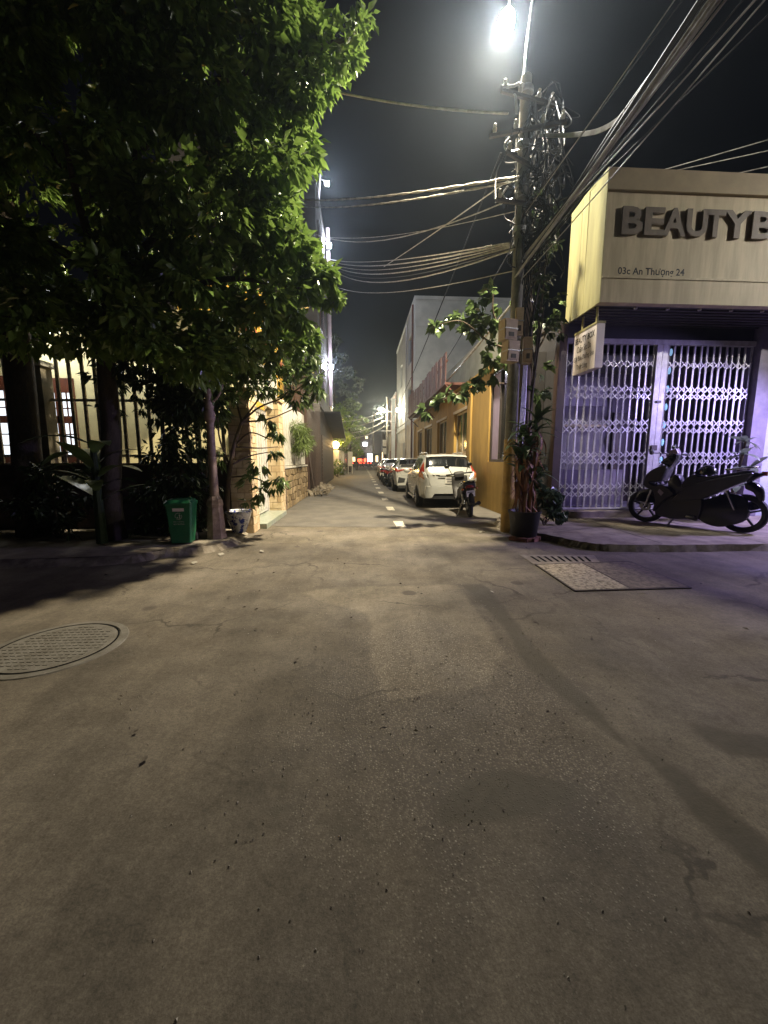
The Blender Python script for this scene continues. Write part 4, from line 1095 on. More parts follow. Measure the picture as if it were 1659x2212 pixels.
part('shaft', MB().tube([(3.22, 7.55, 0), (3.12, 7.5, 3), (3.0, 7.4, 4.6), (2.86, 7.3, 6.3)], [.19, .175, .16, .11], 14), mat('brown_pole', (.19, .145, .10), .9, c2=(.12, .09, .06), scale=5, bump=.5, bscale=30), p2, smooth=True)
for z in (3.3, 4.2, 5.0): part('clamp', MB().lathe([(.18, 0), (.185, .01), (.185, .05), (.18, .06)], (3.11 - (z - 3) * .045, 7.5 - (z - 3) * .038, z), 14), M_steel, p2)
# the lamp
M_rubber = mat('black_sleeve', (.006, .006, .006), .9, spec=.05)
LX, LY, LZ = AY(1090, 66, 7.6)
sl2 = thing('street_lamp', 'bright street lamp on an arm above the utility pole', 'street lamp', (LX, LY, LZ))
part('arm', MB().tube(smooth_path([(PX_ + .02, PY_ + .1, 7.0), AY(1133, 150, 7.25), AY(1146, 30, 7.55), AY(1152, -30, 7.7), AY(1128, -62, 7.75), AY(1104, -20, 7.7), AY(1098, 30, 7.68)], 5), .02, 9), M_steel, sl2, smooth=True)
hd = MB(); hd.lathe([(0, .07), (.06, .06), (.11, .035), (.12, .0), (.115, -.006), (0, -.006)], (0, 0, 0), 18, ea=1.55)
tilt = Matrix.Translation((LX, LY, LZ + .09)) @ Matrix.Rotation(math.radians(-26), 4, 'X') @ Matrix.Rotation(math.radians(-12), 4, 'Y')
hd.v = [tuple(tilt @ Vector(p)) for p in hd.v]; part('head', hd, M_steel, sl2, smooth=True)
ln_ = MB(); ln_.lathe([(.14, -.004), (.14, -.05), (.10, -.11), (0, -.145)], (0, 0, 0), 18, ea=1.45)
ln_.v = [tuple(tilt @ Vector(p)) for p in ln_.v]; part('lens', ln_, mat('street_lamp_glow', (1, .98, .92), .3, emit=2000, ecol=(1, .97, .9)), sl2, smooth=True)
lp_ = tilt @ Vector((0, -.02, -.2))
light('street_lamp_light', lp_, LAMP_W, (1, .86, .585), .11, 'SPOT', (-2.2, 12.0, 2.0), 152, 1.0)

# meter boxes
M_box = mat('beige_meter_box', (.48, .37, .24), .6, c2=(.38, .29, .18), scale=6)
def meter(lab, px0, px1, py0, py1, y, d, rz=0, lean=0):
    a, b = AY(px0, py1, y), AY(px1, py0, y); w, h = b.x - a.x, b.z - a.z
    t = thing('meter_box', lab, 'meter box', ((a.x + b.x) / 2, y, a.z), rz, 'meter boxes strapped to the corner poles')
    L = lambda x, yy, z: (x + lean * z, yy, z)
    mb = MB().box(-w / 2, w / 2, 0, d, 0, h); mb.v = [L(*p) for p in mb.v]; part('body', mb, M_box, t, W=False)
    mb = MB().box(-w / 2 + .015, w / 2 - .015, -.012, -.001, .03, h - .03); mb.v = [L(*p) for p in mb.v]; part('lid', mb, M_box, t, W=False)
    mb = MB().box(-w * .2, w * .2, -.018, -.0125, h * .15, h * .35); mb.v = [L(*p) for p in mb.v]; part('window', mb, mat('meter_window', (.1, .09, .08), .2), t, W=False)
    mb = MB().box(-w / 2 - .004, w / 2 + .004, -.02, d + .004, h * .5, h * .5 + .018); mb.v = [L(*p) for p in mb.v]; part('strap', mb, M_steel, t, W=False)
meter('beige meter box on the pole, upper one of the leftmost stack', 1088, 1121, 688, 733, 6.72, .19, .25)
meter('beige meter box on the pole, lower one of the leftmost stack', 1093, 1124, 735, 780, 6.70, .19, .25, .06)
meter('tall beige meter box highest up behind the stacked pair', 1113, 1132, 664, 724, 6.9, .14, -.1)
meter('slim beige meter box beside the stacked pair, nearer the shop', 1131, 1151, 727, 783, 6.88, .15, -.2)

# cables ---------------------------------------------------------------
M_cab = mat('black_cable', (.012, .012, .012), .55, c2=(.008, .008, .008), spec=.25)
M_cabg = mat('grey_cable', (.42, .40, .36), .45, c2=(.2, .19, .17), spec=.5)
def cable(lab, pts, r, m=M_cabg, grp=None, name='cable'):
    return solo(name, MB().tube(pts, r, 5), m, lab, 'cable', grp, smooth=True)
def twisted(lab, a, b, s, r, m, grp=None):
    P = sag(a, b, s, 60); mb = MB()
    for ph in (0, math.pi):
        Q = []
        for i, p in enumerate(P):
            t = i * 1.05 + ph; Q.append(p + Vector((0, math.cos(t) * r, math.sin(t) * r)))
        mb.tube(Q, r, 4)
    return solo('twisted_cable', mb, m, lab, 'cable', grp)
cable('topmost pale cable running from the pole into the big tree', sag(AY(1098, 245, 6.95), AY(600, 165, 8.6), .12), .017)
twisted('upper twisted cable crossing the street below the first floodlight', AY(1122, 381, 6.95), AY(640, 431, 19.48), .15, .013, M_cabg)
twisted('second twisted cable just under the upper one', AY(1120, 390, 6.95), AY(650, 446, 19.48), .18, .011, M_cabg)
cable('sagging cable crossing between the two floodlights', sag(AY(1120, 424, 6.98), AY(640, 482, 19.48), .75), .012)
cable('slanting cable dropping left from the pole to the cable bundle', sag(AY(1128, 368, 7.0), (.84, 14.27, 7.95), .03), .012)
cable('short cable below the slanting one beside the pole', sag(AY(1114, 456, 7.0), AY(645, 500, 19.48), .35), .007)
for k in range(6):
    cable('dark cable of the thick bundle reaching across to the townhouse pipe', sag(AY(1100 + k * 3, 524 + k * 2.5, 7.0), (-1.75, 24.3, 12.9 - .09 * k), .22 + .09 * k), .016 if k % 2 else .011, M_cab if k == 4 else M_cabg, 'bundle of cables from the corner pole to the townhouse')
cable('lowest thin cable sagging across the street', sag(AY(1110, 585, 7.0), AX(711, 613, -1.96), .45), .009)
cable('dark cable slanting down across the white building wall', sag(AY(1010, 420, 7.4) if 0 else (3.2, 9.5, 8.2), (2.95, 44, 5.2), .6), .02, M_cab)
cable('dark cable running along the terrace screen to the far pole', sag((3.05, 7.3, 4.5), (2.95, 44, 4.6), .75), .03, M_cabg)
cable('upper thin cable along the right side of the street', sag((3.0, 7.3, 5.6), (2.95, 44, 5.7), 1.4), .012, M_cab)
for k in range(4):
    cable('pale cable fanning from the far pole to the left trees', sag((2.4 + .1 * k, 43.9, 6.6 - .5 * k), (-2.6, 33 + k * 2, 4.4 - .3 * k), .25 + .1 * k), .03, M_cabg, 'cables fanning out from the far pole')
# bundle overhead, up to the right over the road
J = [AY(1128, 566, 7.05), AY(1215, 430, 6.6), AY(1335, 262, 5.6)]
ends = [(1462, -30), (1476, -30), (1532, -30), (1541, -30), (1549, -30), (1557, -30), (1566, -30), (1600, -30), (1638, -30), (1655, -30), (1690, -30)]
st = [(1128, 470), (1132, 452), (1112, 600), (1120, 588), (1126, 575), (1128, 562), (1132, 552), (1136, 545), (1140, 540), (1120, 610), (1142, 530)]
for k, (e, s) in enumerate(zip(ends, st)):
    r = (.007, .006, .019, .024, .022, .017, .014, .009, .010, .008, .008)[k]
    lab = 'thick cable of the overhead bundle rising to the upper right' if 2 <= k <= 6 else ('thin cable above the overhead bundle' if k < 2 else 'thin cable below the overhead bundle')
    grp = 'thick overhead cables' if 2 <= k <= 6 else ('thin cables above the bundle' if k < 2 else 'thin cables below the bundle')
    S0 = AY(s[0], s[1], 7.0); cable(lab, sag(S0, S0 + (AY(e[0], e[1], 4.1) - S0) * 2.4, .10 + .02 * (k % 4), 24), r, M_cabg if k % 3 != 1 else M_cab, grp)
mb = MB()
for k in range(5): mb.tube(smooth_path([AY(1165, 291 + k, 6.9), AY(1225, 289 + k * 1.5, 6.7), AY(1285, 281 + k * 2, 6.2), AY(1330, 258 + k * 2, 5.8), AY(1350, 236 + k * 2, 5.5)], 6), .013, 5)
solo('cable_sling', mb, M_cabg, 'pale slack cable joining the pole to the overhead bundle', 'cable', smooth=True)
for k, (a, b) in enumerate((((1415, 372), (2300, 110)), ((1432, 374), (2300, 180)), ((1572, 379), (2300, 208)))):
    cable(('uppermost thin cable above the beauty shop roof', 'middle thin cable above the beauty shop roof', 'lowest thin cable above the beauty shop roof')[k], sag(AY(a[0], a[1], 9.5), AY(b[0], b[1], 6.0), .02), .01)
for k in range(9):
    a, b, c = (1126 + k * 3, 545 + R.uniform(-28, 28)), (1335 + k * 2, 262 + R.uniform(-14, 20)), (1530 + k * 6, -30)
    cable('black cable packed inside the thick overhead bundle', smooth_path([AY(*a, 7.05), AY((a[0] + b[0]) / 2 + R.uniform(-8, 8), (a[1] + b[1]) / 2 + 14, 6.4), AY(*b, 5.6), AY(*c, 4.1), AY(*c, 4.1) * 1.9 - AY(*b, 5.6) * .9, AY(*c, 4.1) * 2.8 - AY(*b, 5.6) * 1.8], 6), R.uniform(.012, .022), M_cab, 'black cables packed in the overhead bundle')
# cable coils and slack hanging on the poles
def coil(lab, c, ra, rb, turns, tilt_, r=.012, m=M_cab):
    mb = MB(); pts = []; n = turns * 16
    for i in range(n + 1):
        t = 2 * math.pi * i / 16; k = 1 + .10 * math.sin(i * 1.7) + R.uniform(-.04, .04)
        pts.append(Vector(c) + Vector((ra * k * math.cos(t) * math.cos(tilt_), ra * k * math.cos(t) * math.sin(tilt_) + .03 * math.sin(i * .9), rb * k * math.sin(t))))
    mb.tube(pts, r, 4); return solo('cable_coil', mb, m, lab, 'cable coil', 'coils of spare cable on the corner poles')
for i in range(17):
    a, b = R.uniform(1122, 1215), R.uniform(225, 560)
    if a > 1180 and b > 430: a -= 50
    coil('coil of slack black cable tangled round the top of the corner poles', AY(a, b, 7.0 + R.uniform(-.25, .3)), R.uniform(.12, .3), R.uniform(.15, .38), R.choice((2, 3, 4)), R.uniform(-.8, .8), R.uniform(.007, .014), M_cab)
mb = MB()
for k in range(7): mb.tube(smooth_path([AY(1104 + k, 208 - k, 6.9), AY(1108 + k * .6, 202, 6.85), AY(1113 + k * .5, 212, 6.85), AY(1114 + k * .5, 246, 6.9)], 5), .007, 5)
solo('cable_loop', mb, M_cabg, 'pale hooked cable loop at the top left of the utility pole', 'cable', smooth=True)
mb = MB()
for k in range(8): mb.tube(smooth_path([AY(1086, 184 + k * .9, 6.8), AY(1110, 183 + k * .8, 6.85), AY(1122, 177 + k, 6.9), AY(1142, 184 + k, 7.0)], 5), .006, 5)
solo('cable_loop', mb, M_cabg, 'bright bunch of wires lying on top of the utility pole', 'cable', smooth=True)
mb = MB()
for k in range(34):
    a, b = R.uniform(1118, 1170), R.uniform(420, 640); c = R.uniform(1118, 1160)
    mb.tube(smooth_path([AY(a, b, 7.2 + R.uniform(-.3, .2)), AY((a + c) / 2 + R.uniform(-15, 15), b + 70, 7.1 + R.uniform(-.2, .2)), AY(c, b + R.uniform(120, 200), 7.2 + R.uniform(-.1, .2))], 5), R.uniform(.006, .014), 4)
solo('cable_tangle', mb, M_cab, 'dark tangle of cables running down the corner poles', 'cables')
mb = MB()
for k in range(90):
    a, b = R.uniform(1105, 1215), R.uniform(215, 470); c, e = a + R.uniform(-45, 30), b + R.uniform(30, 150)
    if b > 380: a = min(a, 1185)
    mb.tube(smooth_path([AY(a, b, 7.0 + R.uniform(-.3, .4)), AY((a + c) / 2 + R.uniform(-40, 40), (b + e) / 2 + R.uniform(-10, 50), 7.0 + R.uniform(-.3, .3)), AY(c, e, 7.1 + R.uniform(-.2, .2))], 5), R.uniform(.006, .015), 4)
solo('cable_tangle', mb, M_cab, 'black snarl of cables round the top of the utility pole', 'cables')
mb = MB()
for k in range(5): mb.tube(smooth_path([(2.88 + .015 * k, 6.93, 3.0), (2.86 + .02 * k, 6.92, 2.2), (2.84 + .02 * k, 6.93, 1.4), (2.9 + .01 * k, 6.98, .2)], 5), .01, 5)
solo('conduit', mb, M_steel, 'thin grey conduits running down the utility pole to the pot', 'conduit')

# added unseen floodlight right of the camera, put in to brighten the shop sign
nl = thing('floodlight', 'added out-of-view floodlight on a post, brightening the beauty shop sign', 'floodlight', (13, 1.5, 0))
part('post', MB().tube([(13, 1.5, 0), (13, 1.5, 7)], [.08, .06], 12), M_pole, nl, smooth=True)
part('bracket', MB().bar((13, 1.5, 6.9), (12.8, 1.75, 6.95), .05, .05), M_steel, nl)
part('housing', MB().box(12.6, 13.0, 1.72, 1.8, 6.7, 7.05), M_steel, nl)
part('lens', MB().box(12.62, 12.98, 1.801, 1.81, 6.72, 7.03), MATS['street_lamp_glow'], nl)
light('added_sign_fill', (12.75, 1.95, 6.85), 180, (1, .82, .58), .12, 'SPOT', (8.2, 8.0, 3.9), 84, .9)
# ================================================================== beauty shop
M_sign = mat('cream_sign_sheet', (.37, .335, .15), .55, c2=(.26, .235, .105), scale=3, stretch=(2, 2, .25), spec=.4)
M_signf = mat('beige_sign_face', (.54, .45, .29), .55, c2=(.39, .32, .205), scale=3, stretch=(2, 2, .22), spec=.4)
M_let = mat('dark_letter', (.15, .11, .075), .55, c2=(.10, .075, .05), spec=.5)
M_vio = mat('violet_grey_column', (.20, .17, .22), .6, c2=(.14, .12, .16), scale=5)
M_brown = mat('brown_steel', (.05, .03, .028), .5, c2=(.035, .022, .02), scale=6)
M_int = mat('interior_wall', (.26, .24, .27), .8, c2=(.20, .19, .21), scale=2)
M_gate = mat('gate_steel', (.52, .52, .53), .45, .2, c2=(.36, .34, .345), scale=7, detail=9)
SX0, SX1, GY = 4.27, 8.41, 8.15
sh = thing('beauty_shop', 'beauty shop with a dark interior behind a closed folding gate', 'shop', (6.5, 10, 0))
part('side_wall', MB().box(4.13, 4.24, 8.25, 13, .02, 4.12), mat('dark_side_wall', (.028, .025, .026), .8), sh)
part('corner_post', MB().box(4.10, 4.265, 8.08, 8.24, .02, 4.12), M_brown, sh)
part('right_pillar', MB().box(8.43, 8.78, 8.0, 8.35, .02, 4.12), M_vio, sh)
part('right_wall', MB().box(8.78, 14, 8.1, 8.35, .02, 6.2), mat('pale_blue_render', (.45, .47, .52), .8, c2=(.36, .38, .43), scale=2), sh)
part('back_wall', MB().box(4.24, 9, 10.2, 10.4, .02, 4.12), M_int, sh)
part('floor', MB().box(4.24, 8.78, 8.35, 11.6, .0, .22), M_int, sh)
part('step', MB().box(4.27, 8.42, 7.98, 8.3, .0, .24), M_conc, sh)
part('ceiling', MB().box(4.24, 8.78, 8.25, 11.6, 4.12, 4.2), M_dark, sh)
part('header', MB().box(4.266, 8.429, 8.2, 8.3, 3.86, 4.12), mat('header_black', (.03, .025, .028), .6), sh)
part('roof', MB().box(4.13, 14, 8.36, 13, 4.21, 4.3), M_dark, sh)
part('counter', MB().box(4.6, 6.6, 9.3, 9.8, .22, 1.1), M_vio, sh)
part('shelf', MB().box(4.3, 6.4, 9.9, 10.19, 2.2, 2.26), M_frame, sh)
part('wall_panel', MB().box(4.4, 6.5, 10.12, 10.19, 2.75, 3.5), mat('pale_panel', (.5, .48, .5), .6), sh)
part('inner_door', MB().box(6.75, 7.6, 10.14, 10.198, .22, 2.6), M_brown, sh)
part('inner_pipe', MB().tube([(7.35, 9.2, .22), (7.35, 9.2, 4.1)], .05, 8), M_steel, sh)
cy = mat('cyan_glint_glow', (.3, .7, 1), .3, emit=.7, ecol=(.35, .62, 1))  # glowing beads stand in for cyan reflections on the inner pipe, no lamps
sl3 = thing('cyan_glints', 'vertical row of glowing cyan beads standing in for glints behind the folding gate', 'lights', (7.35, 9.1, .6))
for k in range(7): part('bulb_or_glint', MB().ball((7.35, 9.12, 1.35 + k * .42), (.035, .03, .085), 8, 6), cy, sl3)
part('glint_line', MB().tube([(7.35, 9.14, 1.2), (7.35, 9.14, 4.1)], .008, 5), M_cab, sl3)
for x, z, lab in ((4.68, 1.98, 'tiny yellow light nearest the left post behind the gate'), (5.06, 2.03, 'tiny yellow light farther from the left post behind the gate')):
    t = thing('indicator_light', lab, 'light', (x, 9.6, z)); part('bulb_or_glint', MB().ball((x, 9.6, z), (.018, .018, .055), 8, 6), mat('yellow_led', (1, .8, .3), .3, emit=5, ecol=(1, .76, .25)), t); part('base', MB().box(x - .02, x + .02, 9.61, 9.63, z - .1, z - .055), M_cab, t); part('stem', MB().tube([(x, 9.64, .3), (x, 9.64, z - .05)], .008, 5), M_cab, t)

gt = thing('folding_gate', 'closed folding steel gate of upright bars and crossed braces under the shop sign', 'gate', (6.3, GY, .27))
part('top_track', MB().box(SX0, SX1, GY - .05, GY + .05, 3.74, 3.84), M_gate, gt)
part('bottom_rail', MB().box(SX0, SX1, GY - .03, GY + .03, .27, .31), M_gate, gt)
mid = (AY(1407, 900, GY).x + AY(1424, 900, GY).x) / 2
for dx in (-.062, .062): part('centre_stile', MB().box(mid + dx - .058, mid + dx + .058, GY - .045, GY + .035, .312, 3.738), M_gate, gt, label='broad centre stile of the gate')
part('latch', MB().box(mid - .07, mid + .05, GY - .075, GY - .046, 1.55, 1.66), M_brown, gt)
part('latch', MB().box(mid - .05, mid + .05, GY - .07, GY - .046, 2.55, 2.6), M_brown, gt)
bmesh_ = mesh('bar', MB().box(-.017, .017, -.014, .014, 0, 3.425), M_gate)
# each crossed brace: two flat strips that pass one another
def cross(w):
    mb = MB()
    for s in (-1, 1):
        d = Vector((w * 2, 0, .136 * s)).normalized(); n = Vector((-d.z, 0, d.x)) * .0095; y = -.003 * s
        a, b = Vector((-w, 0, -.068 * s)), Vector((w, 0, .068 * s))
        q = [a - n, b - n, b + n, a + n]; k = len(mb.v)
        mb.v += [(p.x, y - .0025, p.z) for p in q] + [(p.x, y + .0025, p.z) for p in q]
        mb.f += [tuple(k + i for i in f) for f in ((0, 1, 2, 3), (7, 6, 5, 4), (0, 4, 5, 1), (1, 5, 6, 2), (2, 6, 7, 3), (3, 7, 4, 0))]
    return mb
rows = [AY(1260, 713.2 + cy_ * .289, GY).z for cy_ in (250, 438, 490, 690, 745, 928, 982, 1165, 1222)]
for (a, b) in ((SX0 + .03, mid - .16), (mid + .16, SX1 - .03)):
    n = 13; w = (b - a) / n
    cm = mesh('crossed_brace', cross(w / 2), M_gate)
    for i in range(n + 1): piece('bar', bmesh_, gt, (a + w * i + R.uniform(-.006, .006), GY + R.uniform(-.006, .006), .312), (R.uniform(-.002, .002), R.uniform(-.003, .003), R.uniform(-.25, .25)))
    for i in range(n):
        for z in rows: piece('crossed_brace', cm, gt, (a + w * (i + .5), GY - .022, z + R.uniform(-.014, .014)), (0, R.uniform(-.03, .03), R.uniform(-.15, .15)))

# awning sign box
AYF = 7.08
aw = thing('shop_sign', 'large cream sign box of the beauty shop over the gate', 'sign', (6.8, 7.6, 4.12))
AX0, AX1 = 4.27, 11.5
part('panel', MB().box(AX0 + .03, AX1, AYF + .04, AYF + .1, 4.53, 5.96), M_signf, aw)
part('lower_band', MB().box(AX0, AX1, AYF - .03, AYF + .12, 4.13, 4.53), M_signf, aw)
part('ledge', MB().box(AX0, AX1, AYF - .05, AYF + .039, 4.531, 4.565), M_signf, aw)
part('top_band', MB().box(AX0, AX1, AYF - .03, AYF + .12, 5.961, 6.30), mat('brown_band', (.30, .23, .13), .6, c2=(.25, .19, .11), scale=3), aw)
ws = 5; wd = (8.24 - AYF - .12) / ws
sp = mesh('side_panel', MB().box(-.02, .02, -wd / 2 + .003, wd / 2 - .003, 0, 2.17), M_sign)
for i in range(ws): piece('side_panel', sp, aw, (AX0 + .02 + R.uniform(-.003, .003), AYF + .12 + wd * (i + .5), 4.13), (R.uniform(-.004, .004), R.uniform(-.004, .004), 0))
part('edge_strip', MB().box(AX0 - .012, AX0 - .001, AYF - .03, AYF + .12, 4.13, 6.30), M_sign, aw)
part('top', MB().box(AX0, AX1, AYF + .121, 8.36, 6.27, 6.299), M_sign, aw)
sof = part('soffit', MB().box(AX0 + .04, AX1, AYF + .121, 8.23, 4.13, 4.15), mat('dark_soffit', (.05, .045, .05), .5, c2=(.035, .03, .035), scale=5), aw)
for i in range(7): part('soffit_rib', MB().box(AX0 + .04, AX1, AYF + .2 + i * .14, AYF + .225 + i * .14, 4.105, 4.129), M_dark, sof)
for i in range(8): part('soffit_lamp', MB().lathe([(.03, 0), (.03, -.03), (0, -.035)], (AX0 + .8 + i * .62, AYF + .16, 4.13), 10), mat('unlit_lamp', (.5, .48, .4), .3), sof)
lz0, lz1 = AY(1344, 507, AYF).z, AY(1344, 446, AYF).z
lt_ = [('B', 565, 722), ('E', 735, 882), ('A', 872, 1042), ('U', 1046, 1203), ('T', 1192, 1335), ('Y', 1325, 1530), ('B', 1540, 1710), ('O', 1716, 1900), ('X', 1895, 2085)]
X_ = lambda c: AY(1179.5 + c * .289, 480, AYF).x
for ch, a, b in lt_:
    me = text_mesh('letter', ch, M_let, ext=.022, bold=.03, box=(X_(b) - X_(a), lz1 - lz0))
    piece('letter', me, aw, (X_(a), AYF + .0, lz0), (math.pi / 2, 0, 0))
a, b = AY(1337, 592, AYF), AY(1483, 578, AYF)
me = text_mesh('address', '03c An Thượng 24', mat('black_print', (.012, .011, .01), .6), bold=.02, box=(b.x - a.x, .155))
piece('address', me, aw, (a.x, AYF + .037, a.z - .02), (math.pi / 2, 0, 0))

# hanging box sign
M_hs = mat('hanging_sign_face', (.74, .66, .62), .5, c2=(.66, .59, .55), scale=3)
hs = thing('hanging_sign', 'small box sign hanging on two rods under the shop awning', 'sign', (4.36, 7.45, 3.05))
part('box', MB().box(4.29, 4.44, 7.12, 7.86, 3.03, 3.80), M_hs, hs)
part('top_frame', MB().box(4.283, 4.447, 7.113, 7.867, 3.801, 3.84), M_sign, hs)
for y in (7.26, 7.72): part('rod', MB().tube([(4.36, y, 3.84), (4.36, y, 4.14)], .022, 8), M_sign, hs)
for s, z, h, a, b in (('BEAUTY BOX', 3.60, .115, 7.82, 7.18), ('Chăm Sóc Da', 3.43, .13, 7.74, 7.28), ('Gội Đầu Dưỡng Sinh', 3.245, .15, 7.83, 7.17), ('Triệt Lông', 3.08, .13, 7.72, 7.36)):
    me = text_mesh('lettering', s, MATS['black_print'], bold=.02 if z > 3.5 else .004, box=(a - b, h))
    piece('lettering', me, hs, (4.287, a, z), (math.pi / 2, 0, -math.pi / 2))

# assumed violet neon, unseen at the right, to light the gate and pavement
nv = thing('assumed_neon_sign', 'assumed out-of-view violet neon tube sign on the wall beyond the shop pillar', 'assumed neon sign', (9.6, 7.4, 2.6))
part('back', MB().box(9.3, 10.0, 7.98, 8.06, 2.3, 3.4), M_dark, nv)
part('tube', MB().tube(smooth_path([(9.4, 7.94, 2.4), (9.4, 7.94, 3.3), (9.9, 7.94, 3.3), (9.9, 7.94, 2.4), (9.5, 7.94, 2.4)], 5), .02, 6), mat('assumed_violet_neon', (.5, .3, 1), .3, emit=20, ecol=(.45, .25, 1)), nv)
part('arm', MB().tube([(9.65, 7.98, 3.45), (9.65, 6.0, 3.45)], .025, 6), M_steel, nv)
part('assumed_lamp_head', MB().lathe([(.14, -.02), (.1, .1), (0, .12)], (9.65, 6.0, 3.33), 12), M_steel, nv)
light('assumed_violet_light', (9.6, 5.95, 3.2), 1750, (.50, .41, 1.0), .15, 'SPOT', (7.2, 7.0, .9), 116, .8)  # assumed spot under the arm casts most of the violet, not the tube

# ================================================================== pots and plants at the corner
dp = thing('black_pot', 'big black plastic pot at the foot of the utility pole', 'pot', (2.76, 6.33, .06))
dx, dy_ = 2.77, 6.33
part('tub', MB().lathe([(.20, 0), (.21, .01), (.255, .38), (.27, .40), (.275, .43), (.255, .43), (.24, .37), (0, .36)], (dx, dy_, .065), 26), mat('black_plastic', (.016, .015, .015), .5, spec=.4), dp, smooth=True)
part('soil', MB().lathe([(.238, 0), (.1, .03), (0, .035)], (dx, dy_, .425), 18), M_barkd, dp)
bmesh3 = cube_mesh('brick', mat('red_brick', (.22, .09, .06), .9, c2=(.15, .06, .04), scale=14, bump=.5))
for i in range(5):
    a = -2.6 + i * .52; o = bpy.data.objects.new('loose_brick', bmesh3); col.objects.link(o)
    o.location = (dx + .22 * math.cos(a), dy_ + .22 * math.sin(a), .032); o.rotation_euler = (0, 0, a + 1.57 + R.uniform(-.2, .2)); o.scale = (.19, .1, .062)
    props(o, 'worn red brick propping up the rim of the black pot', 'brick', 'bricks under the black pot')
dr = thing('dracaena', 'tall dracaena with green top leaves and dry brown leaves hanging over the black pot', 'plant', (dx, dy_, .43))
M_dry = mat('dry_brown_leaf', (.30, .135, .055), .65, c2=(.19, .08, .03), scale=6)
M_drac = leafmat('dracaena_green', (.07, .12, .035), (.035, .065, .018), .4)
gl = [mesh('long_leaf', big_leaf(.5, .10, d, .1), M_drac, True) for d in (.35, .7, 1.0)]
dl = [mesh('dry_leaf', big_leaf(.55, .05, d, .3), M_dry, True) for d in (1.2, 1.6)]
for k in range(5):
    a = k * 1.3 + .5; top = Vector((dx + .13 * math.cos(a), dy_ + .1 * math.sin(a), 1.3 + .19 * k))
    part('cane', MB().tube(smooth_path([(dx + .08 * math.cos(a), dy_ + .08 * math.sin(a), .43), (dx + .1 * math.cos(a), dy_ + .08 * math.sin(a), .9), top], 5), .022, 7), mat('cane_brown', (.2, .1, .05), .8), dr, smooth=True)
    for i in range(26):
        b = i * 2.4 + k; s = R.uniform(.55, 1.0)
        piece('leaf', R.choice(gl), dr, top - Vector((0, 0, R.uniform(0, .35))), (R.uniform(-.2, .2), -R.uniform(.1, 1.1), b), (s, s, s))
    for i in range(13):
        b = i * 2.4 + k * .7; s = R.uniform(.7, 1.05)
        piece('dry_leaf', R.choice(dl), dr, top - Vector((0, 0, R.uniform(.2, .75))), (R.uniform(-.3, .3), R.uniform(.65, 1.15), b), (s, s, s))
shrub('dark leafy vine climbing the old brown pole', [(p.x, p.y, p.z, .2, k) for p, k in [(AY(R.uniform(1130, 1215), R.uniform(430, 720), 7.35 + R.uniform(-.15, .3)), R.uniform(.3, .9)) for _ in range(34)]], 72, (3.2, 7.4, .1), M_leafD, (.09, .16), .5, 40, 'climbing_vine', 4, .8)
shrub('heart leaved creeper between the black pot and the folding gate', blob(3.55, 7.0, .25, .75, .3, .3, 16, .14) + blob(3.5, 7.4, .7, 1.2, .15, .15, 5, .13), 71, (3.5, 7.1, .1), leafmat('creeper_leaf', (.06, .10, .05), (.03, .055, .025), .35), (.1, .17), .8, 22, 'creeper', 4, .8)
ck = thing('large_leaf_tree', 'small tree with big round leaves leaning out behind the corner poles', 'tree', (3.3, 8.0, .1))
part('trunk', MB().tube(smooth_path([(3.32, 8.1, .05), (3.3, 8.05, 1.6), (3.2, 7.95, 3.2), (3.0, 7.9, 4.4)], 5), [.07 - .0026 * i for i in range(16)], 8), M_bark, ck, smooth=True)
M_leafC = leafmat('leaf_large', (.13, .19, .07), (.07, .11, .038), .4)
cl = []
for (a, b, d, r, k) in [(1065, 632, 7.9, .15, 1), (1040, 650, 8, .16, 1), (1090, 655, 7.9, .16, .8), (1000, 690, 8.1, .17, 1.1), (965, 690, 8.2, .13, .8), (945, 705, 8.2, .1, .6), (1030, 700, 8, .2, 1.1), (1060, 690, 7.9, .2, 1), (1015, 725, 8.1, .18, .9), (1055, 740, 7.9, .2, .9), (1085, 720, 7.8, .2, .9),
                       (935, 870, 7.6, .12, .9), (960, 862, 7.7, .12, .7), (990, 848, 7.8, .13, .7), (1020, 838, 7.8, .14, .7), (1050, 820, 7.9, .17, .8), (925, 885, 7.6, .09, .6), (1075, 800, 7.8, .2, .8), (1170, 720, 7.9, .18, .6), (1185, 690, 8, .16, .5), (1165, 800, 7.7, .2, .6), (1160, 840, 7.7, .18, .6), (1060, 780, 8.0, .2, .7), (1200, 660, 8, .12, .4), (1085, 770, 7.7, .2, .7), (1135, 860, 7.6, .2, .5)]:
    p = AY(a, b, d); cl.append((p.x, p.y, p.z, r, k))
for b in ([(1125, 760), (1060, 740), (1000, 695), (950, 700)], [(1125, 770), (1070, 690), (1065, 635)], [(1130, 830), (1050, 830), (990, 850), (930, 875)], [(1130, 800), (1170, 740), (1190, 690)]):
    part('branch', MB().tube(smooth_path([AY(p[0], p[1], 7.9) for p in b], 5), [.024 - .0012 * i for i in range(16)], 6), M_bark, ck, smooth=True)
foliage('crown', [(c[0], c[1], c[2], c[3] * 1.25, c[4]) for c in cl], M_leafC, ck, 81, (.13, .23), .72, 36, .5)

